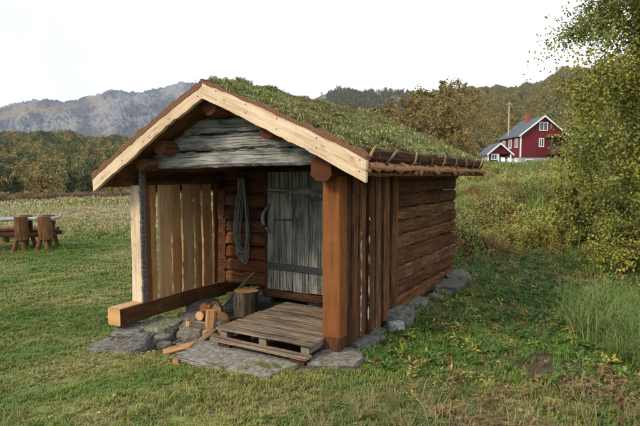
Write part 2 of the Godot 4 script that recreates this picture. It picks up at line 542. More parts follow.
func copies(called: String, m: Mesh, xf: Array, cols: Array, parent: Node = null) -> MultiMeshInstance3D:
	var mm := MultiMesh.new()
	mm.transform_format = MultiMesh.TRANSFORM_3D
	mm.use_colors = true
	mm.mesh = m
	mm.instance_count = xf.size()
	for i in xf.size():
		mm.set_instance_transform(i, xf[i])
		mm.set_instance_color(i, cols[i])
	var o := MultiMeshInstance3D.new()
	o.multimesh = mm
	if parent == null:
		o.name = numbered(called)
		add_child(o)
	else:
		o.name = called
		parent.add_child(o, true)
	o.set_meta("kind", "stuff")
	return o

# ------------------------------------------------------------------ vegetation shapes
func blade_into(mb: MB, at: Vector3, h: float, w: float, dir: float, lean: float, col: Color) -> void:
	var o := Vector3(cos(dir), 0, sin(dir))
	var s := Vector3(-sin(dir), 0, cos(dir)) * w * 0.5
	var m := at + Vector3.UP * h * 0.6 + o * lean * h * 0.35
	var t := at + Vector3.UP * h * (1.0 - lean * 0.25) + o * lean * h
	mb.quad(at - s, at + s, m + s * 0.8, m - s * 0.8, Vector2.ZERO, Vector2.ZERO, Vector2.ZERO, Vector2.ZERO, col)
	mb.tri(m - s * 0.8, m + s * 0.8, t, Vector2.ZERO, Vector2.ZERO, Vector2.ZERO, col)

func tuft(sd: int, blades: int, h: float, w: float, spread: float, lean: float) -> ArrayMesh:
	var r := RandomNumberGenerator.new()
	r.seed = sd
	var mb := MB.new()
	for k in blades:
		var a := r.randf() * TAU
		var q := sqrt(r.randf()) * spread
		var tone := r.randf_range(0.7, 1.3)
		blade_into(mb, Vector3(cos(a) * q, -0.004, sin(a) * q), h * r.randf_range(0.55, 1.15), w * r.randf_range(0.7, 1.3), r.randf() * TAU, lean * r.randf_range(0.4, 1.3), Color(tone * r.randf_range(0.92, 1.12), tone, tone * r.randf_range(0.8, 1.1)))
	return mesh_of(mb, M.blade, true)

func leaf_into(mb: MB, at: Vector3, d: Vector3, up: Vector3, l: float, w: float, col: Color) -> void:
	var s := d.cross(up).normalized() * w * 0.5
	var m := at + d * l * 0.45 + up * l * 0.06
	mb.tri(at, m + s, m - s, Vector2.ZERO, Vector2.ZERO, Vector2.ZERO, col)
	mb.tri(m + s, at + d * l, m - s, Vector2.ZERO, Vector2.ZERO, Vector2.ZERO, col)

func rand_dir(r: RandomNumberGenerator) -> Vector3:
	var z := r.randf_range(-1, 1)
	var a := r.randf() * TAU
	var q := sqrt(1.0 - z * z)
	return Vector3(q * cos(a), z, q * sin(a))

func weed(sd: int, stems: int, leaves: int, h: float, leaf: float, spread: float) -> ArrayMesh:
	var r := RandomNumberGenerator.new()
	r.seed = sd
	var mb := MB.new()
	for k in stems:
		var a := r.randf() * TAU
		var base := Vector3(cos(a), 0, sin(a)) * r.randf() * spread
		var lean := Vector3(r.randf_range(-0.35, 0.35), 1, r.randf_range(-0.35, 0.35)) * h * r.randf_range(0.6, 1.15)
		blade_into(mb, base - Vector3.UP * 0.02, lean.y, 0.012, atan2(lean.z, lean.x), 0.3, Color(0.8, 0.62, 0.5))
		for q in leaves:
			var f := r.randf_range(0.15, 1.0)
			var d := rand_dir(r)
			d.y = d.y * 0.5 + 0.1
			var tone := r.randf_range(0.65, 1.35)
			leaf_into(mb, base + lean * f + Vector3(d.x, 0, d.z) * leaf * 0.3, d.normalized(), (Vector3.UP + rand_dir(r) * 0.6).normalized(), leaf * r.randf_range(0.6, 1.3), leaf * r.randf_range(0.35, 0.6), Color(tone * r.randf_range(0.85, 1.25), tone, tone * r.randf_range(0.7, 1.1)))
	return mesh_of(mb, M.leaf, true)

func far_crown(sd: int, n: int, size: float, tall := 1.0) -> ArrayMesh:
	var r := RandomNumberGenerator.new()
	r.seed = sd
	var mb := MB.new()
	for k in n:
		var d := rand_dir(r)
		var q := pow(r.randf(), 0.45)
		var p := Vector3(d.x * 0.36, 0.52 + d.y * 0.46, d.z * 0.36) * q
		p.y = 0.52 + d.y * 0.47 * q
		p.x *= (1.15 - p.y * 0.55)
		p.z *= (1.15 - p.y * 0.55)
		p *= Vector3(1, tall, 1)
		var tone := r.randf_range(0.65, 1.35)
		leaf_into(mb, p, rand_dir(r), rand_dir(r), size * r.randf_range(0.7, 1.3), size * r.randf_range(0.5, 0.9), Color(tone * r.randf_range(0.9, 1.15), tone, tone * r.randf_range(0.8, 1.1)))
	blade_into(mb, Vector3.ZERO, 0.6 * tall, 0.03, 0.3, 0.05, Color(0.6, 0.55, 0.5))
	return mesh_of(mb, M.leaf, true)

# A tree with trunk, limbs and a crown of single leaves. spec: h, r (trunk), limbs, low (share of height where limbs begin), reach, leaves, leaf, cols, lean
func tree(called: String, label: String, at: Vector3, spec: Dictionary, sd: int, group := "") -> Node3D:
	var r := RandomNumberGenerator.new()
	r.seed = sd
	var t := thing(called, label, "tree", at, 0.0, group)
	var h: float = spec.h
	var wood_mb := MB.new()
	var trunk := PackedVector3Array()
	var rad := PackedFloat32Array()
	var lean: Vector3 = spec.get("lean", Vector3.ZERO)
	for i in 9:
		var f := i / 8.0
		trunk.append(Vector3(0, h * f * 0.95 - 0.15, 0) + lean * f * f * h + Vector3(nz.get_noise_2d(f * 160.0, sd * 40.0), 0, nz.get_noise_2d(f * 160.0, sd * 40.0 + 99.0)) * h * 0.04)
		rad.append(spec.r * (1.0 - f * 0.88) + 0.006)
	tube_into(wood_mb, trunk, rad, 8)
	var branch_mb := MB.new()
	var tips := []        # [point, spread]
	var nl: int = spec.limbs
	for k in nl:
		var f := lerpf(spec.low, 0.97, pow(float(k) / nl, 0.9))
		var i := mini(int(f * 8.0), 7)
		var p0 := trunk[i].lerp(trunk[i + 1], f * 8.0 - i)
		var az := k * 2.4 + r.randf_range(-0.5, 0.5)
		var reach: float = spec.reach * (1.05 - 0.72 * absf(f - 0.42)) * r.randf_range(spec.get("least", 0.65), spec.get("most", 1.12)) * (1.0 - 0.55 * maxf(0.0, f - 0.6))
		var rise := lerpf(0.25, 1.1, f) * r.randf_range(0.6, 1.2)
		var dir := Vector3(cos(az), rise, sin(az)).normalized()
		var pts := PackedVector3Array()
		var rr := PackedFloat32Array()
		var p := p0
		for q in 6:
			pts.append(p)
			rr.append(maxf(0.004, spec.r * 0.33 * (1.0 - f * 0.6) * (1.0 - q / 5.5)))
			p += dir * reach / 5.0
			dir = (dir + rand_dir(r) * 0.22 + Vector3.DOWN * spec.get("droop", 0.06)).normalized()
		tube_into(branch_mb, pts, rr, 5)
		for q in range(1, 6):
			tips.append([pts[q], reach * 0.16])
			for b in 3:
				var sdir: Vector3 = (rand_dir(r) + (pts[q] - p0).normalized() * 0.6 + Vector3.DOWN * spec.get("droop", 0.06) * 2.0).normalized()
				var sl := reach * r.randf_range(0.16, 0.34)
				var e: Vector3 = pts[q] + sdir * sl
				var mid := pts[q].lerp(e, 0.5) + rand_dir(r) * sl * 0.08
				tube_into(branch_mb, PackedVector3Array([pts[q], mid, e]), PackedFloat32Array([rr[q] * 0.45 + 0.003, rr[q] * 0.3 + 0.002, 0.002]), 3)
				tips.append([mid, sl * 0.35])
				tips.append([e, sl * 0.4])
	inst("trunk", mesh_of(wood_mb, spec.get("bark", M.bark_tree)), t)
	inst("branches", mesh_of(branch_mb, M.bark_tree), t).set_meta("kind", "stuff")
	var crown := MB.new()
	var cols: Array = spec.cols
	for tip in tips:
		tip.append(cols[r.randi() % cols.size()])
		tip.append(r.randf_range(0.2, 1.6))
	var n: int = spec.leaves
	var done := 0
	while done < n:
		var tip: Array = tips[r.randi() % tips.size()]
		if r.randf() * 1.6 > tip[3]:
			continue
		done += 1
		var sp: float = tip[1]
		var p: Vector3 = tip[0] + rand_dir(r) * sp * pow(r.randf(), 0.6) * spec.get("loose", 1.25)
		if p.y < 0.05:
			p.y = 0.05 + r.randf() * 0.3
		var d := rand_dir(r)
		d.y -= 0.4
		var c: Color = tip[2]
		if r.randf() < 0.35:
			c = cols[r.randi() % cols.size()]
		var tone := r.randf_range(0.7, 1.3)
		leaf_into(crown, p, d.normalized(), rand_dir(r), spec.leaf * r.randf_range(0.6, 1.3), spec.leaf * r.randf_range(0.5, 0.85), Color(c.r * tone, c.g * tone, c.b * tone))
	inst("crown", mesh_of(crown, M.leaf, true), t).set_meta("kind", "stuff")
	return t

# ------------------------------------------------------------------ the setting
func profile(list: Array, px: float) -> float:
	for i in list.size() - 1:
		if px <= list[i + 1][0]:
			var f := clampf((px - list[i][0]) / (list[i + 1][0] - list[i][0]), 0.0, 1.0)
			return lerpf(list[i][1], list[i + 1][1], f)
	return list[-1][1]

# A rise whose crest runs along directions at a given depth. t: 0 foot, 1 crest, then down behind
func rise_at(hl: Dictionary, px: float, t: float) -> Vector3:
	var d: float = lerpf(hl.near, hl.far, t) + (hl.far - hl.near) * 0.10 * nz.get_noise_2d(px * 0.9, hl.seed * 50.0)
	var x := (px - 320.0) / FOCAL * d
	var r := ray(px, profile(hl.crest, px))
	var dc: float = hl.far
	var top := EYE + r.y / -r.z * dc
	var e := t if t <= 1.0 else 2.0 - t
	var prof := pow(clampf(e, 0.0, 1.0), hl.pow)
	var h := lerpf(hl.get("foot", 0.0), top, prof)
	var rel: float = hl.rough * (0.4 + 0.6 * e)
	h += rel * (nz.get_noise_2d(px * hl.get("fx", 1.4), t * 90.0 + hl.seed * 31.0) + 0.6 * fine.get_noise_2d(px * hl.get("fx", 1.4), t * 90.0 + hl.seed * 77.0)) * clampf(e * 3.0, 0.0, 1.0)
	if hl.has("crag"):
		h += hl.crag * (fine.get_noise_2d(px * 9.0, t * 420.0) + 0.6 * fine.get_noise_2d(px * 22.0, t * 900.0)) * clampf(e * 2.0, 0.0, 1.0)
	return Vector3(x, h, -d)

func rise_mesh(called: String, hl: Dictionary, colour: Callable, mat: Material, nx: int, ny: int) -> MeshInstance3D:
	var st := SurfaceTool.new()
	st.begin(Mesh.PRIMITIVE_TRIANGLES)
	for j in ny + 1:
		var t := float(j) / ny * 1.35
		for i in nx + 1:
			var px: float = lerpf(hl.px0, hl.px1, float(i) / nx)
			st.set_color(colour.call(px, t))
			st.add_vertex(rise_at(hl, px, t))
	for j in ny:
		for i in nx:
			var k := j * (nx + 1) + i
			for q in [k, k + nx + 1, k + 1, k + 1, k + nx + 1, k + nx + 2]:
				st.add_index(q)
	st.generate_normals()
	st.set_material(mat)
	var o := inst(called, st.commit())
	o.set_meta("kind", "structure")
	return o

func build_ground() -> void:
	var st := SurfaceTool.new()
	st.begin(Mesh.PRIMITIVE_TRIANGLES)
	var angs := PackedFloat32Array()
	for k in 241:
		angs.append(deg_to_rad(-52.0 + 104.0 * k / 240.0))
	for k in 40:
		angs.append(deg_to_rad(52.0 + 256.0 * (k + 1) / 40.0))
	var rads := PackedFloat32Array([0.0])
	var q := 0.4
	while q < 3500.0:
		rads.append(q)
		q *= 1.03 if q < 40.0 else 1.12
	rads.append(3500.0)
	for rr in rads:
		for a in angs:
			var x := sin(a) * rr
			var d := cos(a) * rr
			var cv := cover(x, d) if rr < 60.0 else Vector3(0.1, 0.6, 0.4)
			var green := Color(0.075, 0.10, 0.022).lerp(Color(0.22, 0.185, 0.075), cv.y)
			green = green.lerp(Color(0.30, 0.25, 0.15), smoothstep(4.0, -5.0, x) * smoothstep(15.5, 21.0, d) * 0.7)
			var c := green.lerp(Color(0.06, 0.043, 0.027), cv.x)
			st.set_color(c)
			st.add_vertex(Vector3(x, H(x, d) if d > 0.0 else H(x, 0.0), -d))
	var n := angs.size()
	for j in rads.size() - 1:
		for i in n - 1:
			var k := j * n + i
			for e in [k, k + n, k + 1, k + 1, k + n, k + n + 1]:
				st.add_index(e)
	st.generate_normals()
	st.set_material(M.ground)
	var o := inst("ground", st.commit())
	o.set_meta("kind", "structure")

func build_hills() -> void:
	var mountain := {"px0": -420.0, "px1": 620.0, "near": 380.0, "far": 1400.0, "pow": 1.15, "crag": 5.0, "rough": 7.0, "seed": 3.0, "fx": 2.2,
		"crest": [[-420, 128], [0, 107], [40, 100], [82, 96], [117, 93], [142, 92], [160, 88], [185, 81], [230, 84], [280, 95], [330, 104], [420, 122], [620, 150]]}
	rise_mesh("mountain", mountain, func(px: float, t: float) -> Color:
		var band := clampf(1.2 - absf(t - (0.80 + (px - 60.0) * 0.0012)) * 9.0, 0.0, 1.0) * smoothstep(140.0, 60.0, px) + smoothstep(0.35, 0.2, t)
		var g := nz.get_noise_2d(px * 2.6, t * 240.0) * 1.2 + fine.get_noise_2d(px * 12.0, t * 900.0) * 0.9
		var rockc := Color(0.085, 0.088, 0.092).lerp(Color(0.25, 0.25, 0.25), clampf(0.38 + g * 1.5, 0.0, 1.0))
		return rockc.lerp(Color(0.26, 0.18, 0.095), clampf(band + g * 0.6, 0.0, 1.0) * 0.85)
	, M.mountain, 640, 220)
	var left := {"px0": -420.0, "px1": 420.0, "near": 62.0, "far": 230.0, "pow": 1.0, "rough": 2.6, "seed": 5.0, "foot": -0.6,
		"crest": [[-420, 122], [0, 137], [60, 137], [100, 138], [130, 140], [200, 146], [420, 158]]}
	rise_mesh("hill", left, func(px: float, t: float) -> Color:
		var g := nz.get_noise_2d(px * 2.0, t * 160.0)
		return Color(0.06, 0.06, 0.024).lerp(Color(0.15, 0.095, 0.045), clampf(0.5 + g, 0.0, 1.0))
	, M.hill, 160, 60)
	var back := {"px0": 180.0, "px1": 640.0, "near": 220.0, "far": 720.0, "pow": 1.0, "rough": 9.0, "seed": 8.0,
		"crest": [[180, 150], [250, 122], [300, 105], [340, 96], [364, 91.5], [402, 90], [419, 93], [440, 98], [520, 112], [640, 130]]}
	rise_mesh("hill", back, func(px: float, t: float) -> Color:
		var g := nz.get_noise_2d(px * 3.0, t * 260.0)
		return Color(0.10, 0.085, 0.045).lerp(Color(0.24, 0.23, 0.22), clampf((g - 0.1) * 3.0, 0.0, 1.0))
	, M.hill, 160, 70)
	var right := {"px0": 330.0, "px1": 1250.0, "near": 105.0, "far": 420.0, "pow": 0.95, "rough": 5.0, "seed": 11.0, "foot": 3.2,
		"crest": [[330, 168], [380, 140], [410, 112], [429, 103], [445, 99], [477, 94], [505, 90], [532, 85], [553, 80], [600, 74], [700, 64], [1250, 66]]}
	rise_mesh("hill", right, func(px: float, t: float) -> Color:
		var g := nz.get_noise_2d(px * 3.0, t * 200.0)
		return Color(0.085, 0.065, 0.03).lerp(Color(0.14, 0.10, 0.05), clampf(0.5 + g, 0.0, 1.0))
	, M.hill, 200, 60)
	# woods that cover the slopes
	var r := RandomNumberGenerator.new()
	r.seed = 77
	var shapes := [far_crown(1, 300, 0.085), far_crown(2, 300, 0.085), far_crown(3, 260, 0.09, 0.85)]
	var palettes := [
		[Color(0.085, 0.105, 0.036), Color(0.125, 0.135, 0.042), Color(0.055, 0.072, 0.032), Color(0.29, 0.23, 0.075), Color(0.26, 0.165, 0.06), Color(0.18, 0.165, 0.055), Color(0.06, 0.078, 0.034)],
		[Color(0.20, 0.18, 0.058), Color(0.25, 0.195, 0.066), Color(0.21, 0.15, 0.056), Color(0.15, 0.16, 0.055), Color(0.28, 0.225, 0.075), Color(0.16, 0.15, 0.06)],
		[Color(0.12, 0.11, 0.046), Color(0.15, 0.125, 0.056), Color(0.09, 0.09, 0.042), Color(0.14, 0.105, 0.05)]]
	var jobs := [[left, -60.0, 260.0, 12000, 0, 1.7, 3.9, 0.03, 1.02], [right, 400.0, 760.0, 11000, 1, 2.8, 6.0, -0.02, 1.03], [back, 320.0, 520.0, 1800, 2, 4.0, 7.5, 0.3, 1.0]]
	for j in jobs:
		var xf := [[], [], []]
		var cl := [[], [], []]
		for k in int(j[3]):
			var px := r.randf_range(j[1], j[2])
			var t := pow(r.randf(), 0.8) * (float(j[8]) - float(j[7])) + float(j[7])
			if nz.get_noise_2d(px * 2.2 + j[4] * 500.0, t * 150.0) > 0.28 and r.randf() < 0.8:
				continue
			var p := rise_at(j[0], px, t)
			var s := r.randf_range(j[5], j[6])
			if j[4] == 0 and t > 0.85:
				s *= 0.7
			var b := Basis(Vector3.UP, r.randf() * TAU).scaled(Vector3(s * r.randf_range(0.85, 1.3), s, s * r.randf_range(0.85, 1.3)))
			var k3 := r.randi() % 3
			var pal: Array = palettes[j[4]]
			var ci := clampi(int((0.5 + nz.get_noise_2d(px * 3.0 + 80.0, t * 120.0) * 0.8 + r.randf_range(-0.35, 0.35)) * pal.size()), 0, pal.size() - 1)
			xf[k3].append(Transform3D(b, p - Vector3.UP * 0.2))
			cl[k3].append(pal[ci])
		for k3 in 3:
			var o := copies("woodland", shapes[k3], xf[k3], cl[k3])
			tag(o, ["dark green and rust birch wood covering the low slope below the mountain", "brown and ochre autumn wood covering the hillside behind the red house", "thin grey brown wood on the rocky hill beyond the turf roof"][j[4]], "woodland", ["slope wood below the mountain", "wood behind the red house", "wood on the far hill"][j[4]], "stuff")

func lawn_colour(cv: Vector3, r: RandomNumberGenerator, field := 0.0) -> Color:
	var c := Color(0.115, 0.195, 0.026).lerp(Color(0.33, 0.295, 0.092), cv.y * r.randf_range(0.5, 1.1))
	c = c.lerp(Color(0.07, 0.145, 0.022), cv.z * 0.4)
	if field > 0.0:
		c = c.lerp(Color(0.40, 0.335, 0.205), field * r.randf_range(0.5, 1.0))
	if r.randf() < 0.08 + 0.2 * cv.x:
		c = Color(0.24, 0.18, 0.085)
	elif r.randf() < 0.05:
		c = Color(0.17, 0.10, 0.045)
	return c

func build_grass() -> void:
	var r := RandomNumberGenerator.new()
	r.seed = 4242
	# [near, far, per square metre, blade height, blade width, tuft spread]
	var zones := [[1.4, 7.5, 1350.0, 0.038, 0.0058, 0.030], [7.5, 15.0, 320.0, 0.055, 0.011, 0.055], [15.0, 34.0, 42.0, 0.10, 0.03, 0.16], [34.0, 78.0, 7.0, 0.20, 0.09, 0.42]]
	for zi in zones.size():
		var z: Array = zones[zi]
		var shapes := []
		for k in 3:
			shapes.append(tuft(100 + zi * 10 + k, 9, z[3], z[4], z[5], 0.8))
		var xf := [[], [], []]
		var cl := [[], [], []]
		var area: float = (0.72 * (z[1] * z[1] - z[0] * z[0]) + 2.4 * (z[1] - z[0]))
		for k in int(area * z[2]):
			var d := sqrt(r.randf_range(z[0] * z[0], z[1] * z[1]))
			var x := r.randf_range(-1, 1) * (0.72 * d + 1.2)
			if in_hut(x, d):
				continue
			var cv := cover(x, d)
			if r.randf() < cv.x * 0.95:
				continue
			var grow := lerpf(0.6, 1.5, cv.z) * r.randf_range(0.6, 1.25) * (0.85 + 0.9 * nz.get_noise_2d(x * 210.0, d * 210.0 + 60.0))
			if r.randf() < 0.012:
				grow *= 2.2
			if x > 0.3 and d < 9.0:
				grow *= 1.3
			var g3 := r.randi() % 3
			var b := Basis(Vector3.UP, r.randf() * TAU).scaled(Vector3(1.1, grow, 1.1))
			xf[g3].append(Transform3D(b, G(x, d)))
			cl[g3].append(lawn_colour(cv, r, smoothstep(4.0, -5.0, x) * clampf(smoothstep(15.5, 21.0, d) * (0.75 + 1.1 * nz.get_noise_2d(x * 10.0, d * 14.0)), 0.0, 1.0)))
		for g3 in 3:
			var o := copies("grass", shapes[g3], xf[g3], cl[g3])
			tag(o, ["short cropped lawn around the turf roofed hut", "short lawn between the hut and the rustic table", "grass of the open meadow behind the rustic table", "dry hayfield grass below the wooded slope"][zi], "grass", ["lawn at the hut", "lawn towards the table", "meadow grass", "hayfield grass"][zi], "stuff")
	# tall grass beside the hut path
	var tall := [tuft(201, 16, 0.36, 0.007, 0.07, 1.0), tuft(202, 13, 0.44, 0.007, 0.08, 0.9)]
	var txf := [[], []]
	var tcl := [[], []]
	for k in 1500:
		var px := r.randf_range(560, 760)
		var py := r.randf_range(285, 400)
		var q := on_ground(px, py)
		var w := 1.0 - Vector2((q.x - 3.5) / 1.25, (q.y - 5.2) / 1.7).length()
		if w < 0.0 or r.randf() > w * 1.6:
			continue
		var s := r.randf_range(0.5, 1.0)
		var g2 := r.randi() % 2
		txf[g2].append(Transform3D(Basis(Vector3.UP, r.randf() * TAU).scaled(Vector3(s, s, s)), G(q.x, q.y)))
		tcl[g2].append(Color(0.085, 0.16, 0.03).lerp(Color(0.22, 0.22, 0.065), r.randf() * 0.7))
	for k in 260:
		var x := r.randf_range(-0.1, 3.4)
		var d := r.randf_range(2.3, 3.75)
		var s := r.randf_range(0.25, 0.6)
		var g2 := r.randi() % 2
		txf[g2].append(Transform3D(Basis(Vector3.UP, r.randf() * TAU).scaled(Vector3(s * 1.2, s, s * 1.2)), G(x, d)))
		tcl[g2].append([Color(0.25, 0.20, 0.10), Color(0.16, 0.15, 0.05), Color(0.10, 0.12, 0.035)][r.randi() % 3])
	for g2 in 2:
		tag(copies("tall_grass", tall[g2], txf[g2], tcl[g2]), "long arching grass growing at the edge of the trodden earth", "grass", "long grass", "stuff")

func build_weeds() -> void:
	var r := RandomNumberGenerator.new()
	r.seed = 911
	var tones := [Color(0.30, 0.30, 0.068), Color(0.37, 0.32, 0.072), Color(0.20, 0.25, 0.056), Color(0.23, 0.12, 0.05), Color(0.27, 0.21, 0.068), Color(0.16, 0.21, 0.052)]
	var near := [weed(301, 6, 20, 0.34, 0.042, 0.13), weed(302, 7, 18, 0.42, 0.04, 0.15), weed(303, 5, 22, 0.28, 0.045, 0.13)]
	var far := [weed(311, 10, 26, 0.5, 0.075, 0.4), weed(312, 10, 26, 0.6, 0.08, 0.45), weed(313, 12, 22, 0.4, 0.07, 0.4)]
	var low := [weed(321, 4, 9, 0.07, 0.035, 0.05), weed(322, 4, 8, 0.09, 0.04, 0.05), weed(323, 5, 8, 0.06, 0.045, 0.06)]
	var xf := [[], [], [], [], [], [], [], [], []]
	var cl := [[], [], [], [], [], [], [], [], []]
	for k in 12000:
		var d := sqrt(r.randf_range(8.6 * 8.6, 24.0 * 24.0))
		var x := r.randf_range(0.22, 0.82) * d
		var q := hut_uv(x, d)
		if q.x > -0.9 and q.y < 4.7:
			continue
		if d < 10.5 + 0.8 * nz.get_noise_2d(x * 60.0, d * 20.0) and r.randf() < 0.75 + 0.2 * smoothstep(10.0, 8.6, d):
			continue
		if nz.get_noise_2d(x * 22.0, d * 22.0 + 50.0) > 0.38 and r.randf() < 0.8:
			continue
		var ti := clampi(int((0.5 + 1.0 * nz.get_noise_2d(x * 18.0 + 30.0, d * 18.0) + r.randf_range(-0.3, 0.3)) * 6.0), 0, 5)
		var s := r.randf_range(0.6, 1.25) * lerpf(0.55, 1.15, smoothstep(8.8, 12.0, d)) * lerpf(1.0, 0.6, smoothstep(13.0, 19.0, d)) * (1.0 + 1.3 * nz.get_noise_2d(x * 55.0, d * 40.0 + 800.0))
		var g := r.randi() % 3
		xf[g].append(Transform3D(Basis(Vector3.UP, r.randf() * TAU).scaled(Vector3(s, s, s)), G(x, d)))
		cl[g].append(tones[ti])
	for k in 9000:
		var d := sqrt(r.randf_range(24.0 * 24.0, 74.0 * 74.0))
		var x := r.randf_range(0.12, 0.72) * d
		var s := r.randf_range(0.6, 1.3)
		if d > 55.0:
			s *= 0.7
		var ti := clampi(int((0.35 + 0.9 * nz.get_noise_2d(x * 9.0 + 30.0, d * 9.0) + r.randf_range(-0.3, 0.3)) * 6.0), 0, 5)
		var c: Color = tones[ti]
		if d > 35.0:
			c = c.lerp(Color(0.15, 0.20, 0.05), 0.7)
		var g := 3 + r.randi() % 3
		xf[g].append(Transform3D(Basis(Vector3.UP, r.randf() * TAU).scaled(Vector3(s, s, s)), G(x, d)))
		cl[g].append(c)
	var mg := [tuft(341, 14, 0.42, 0.010, 0.10, 0.8), tuft(342, 14, 0.55, 0.045, 0.4, 0.7)]
	for zi in 2:
		var gx := []
		var gc := []
		for k in (9000 if zi == 0 else 12000):
			var d := sqrt(r.randf_range(9.5 * 9.5, 26.0 * 26.0)) if zi == 0 else sqrt(r.randf_range(24.0 * 24.0, 74.0 * 74.0))
			var x := r.randf_range(0.18, 0.82) * d
			var q := hut_uv(x, d)
			if (q.x > -0.9 and q.y < 4.9) or nz.get_noise_2d(x * 26.0 + 900.0, d * 26.0) < -0.12 + 0.3 * smoothstep(15.0, 10.0, d):
				continue
			var s := r.randf_range(0.6, 1.25) * (0.7 if d > 58.0 else 1.0) * lerpf(0.5, 1.0, smoothstep(9.5, 13.0, d))
			gx.append(Transform3D(Basis(Vector3.UP, r.randf() * TAU).scaled(Vector3(s, s, s)), G(x, d)))
			var c := Color(0.17, 0.25, 0.055).lerp(Color(0.40, 0.35, 0.135), clampf(0.35 + nz.get_noise_2d(x * 16.0, d * 16.0 + 300.0) * 0.9 + r.randf_range(-0.25, 0.25), 0.0, 1.0))
			gc.append(c)
		tag(copies("meadow_grass", mg[zi], gx, gc), ["tall yellowing grass on the bank behind the hut", "tall green grass on the slope below the red house"][zi], "grass", "", "stuff")
	for k in 9000:           # low leafy plants in the lawn
		var d := sqrt(r.randf_range(2.0 * 2.0, 11.0 * 11.0))
		var x := r.randf_range(-0.72, 0.80) * d
		if in_hut(x, d):
			continue
		var right := smoothstep(-0.2, 0.8, x)
		if r.randf() > 0.12 + 0.6 * right:
			continue
		var cv := cover(x, d)
		if r.randf() < cv.x * 0.8:
			continue
		var s := r.randf_range(0.5, 1.2) * lerpf(0.55, 1.1, right)
		if x > 0.3 and d < 3.9:
			s *= 1.1
		var g := 6 + r.randi() % 3
		var pick := r.randf()
		var c: Color = Color(0.075, 0.135, 0.026) if pick < 0.66 else tones[r.randi() % 6]
		if x > 0.3 and d < 4.0 and r.randf() < 0.7:
			c = [Color(0.2, 0.12, 0.05), Color(0.22, 0.17, 0.06), Color(0.15, 0.08, 0.035)][r.randi() % 3]
		xf[g].append(Transform3D(Basis(Vector3.UP, r.randf() * TAU).scaled(Vector3(s, s, s)), G(x, d)))
		cl[g].append(c)
	var all := near + far + low
	for g in 9:
		var kind := g / 3
		tag(copies("weeds", all[g], xf[g], cl[g]), ["yellow and rust coloured wild plants on the bank beside the hut", "rough green and yellow growth on the slope below the red house", "small low leaves growing among the lawn grass"][kind], "weeds", ["bank plants", "slope growth", "lawn herbs"][kind], "stuff")
	# fallen leaves
	var lm := MB.new()
	leaf_into(lm, Vector3(-0.02, 0, 0), Vector3(1, 0.15, 0).normalized(), Vector3.UP, 0.042, 0.028, Color.WHITE)
	var leafm := mesh_of(lm, M.leaf, true)
	var lx := []
	var lc := []
	for k in 9000:
		var d := sqrt(r.randf_range(2.0 * 2.0, 13.0 * 13.0))
		var x := r.randf_range(-0.72, 0.8) * d
		if r.randf() > 0.15 + 0.75 * smoothstep(0.0, 2.5, x) or (in_hut(x, d) and hut_uv(x, d).y > 0.2):
			continue
		lx.append(Transform3D(Basis(rand_dir(r), r.randf() * 1.0) * Basis(Vector3.UP, r.randf() * TAU), G(x, d, r.randf_range(0.01, 0.04))))
		lc.append([Color(0.30, 0.21, 0.05), Color(0.20, 0.11, 0.04), Color(0.13, 0.065, 0.03), Color(0.33, 0.27, 0.12), Color(0.10, 0.055, 0.03)][r.randi() % 5])
	tag(copies("fallen_leaves", leafm, lx, lc), "yellow and brown fallen birch leaves scattered over the grass", "leaves", "", "stuff")

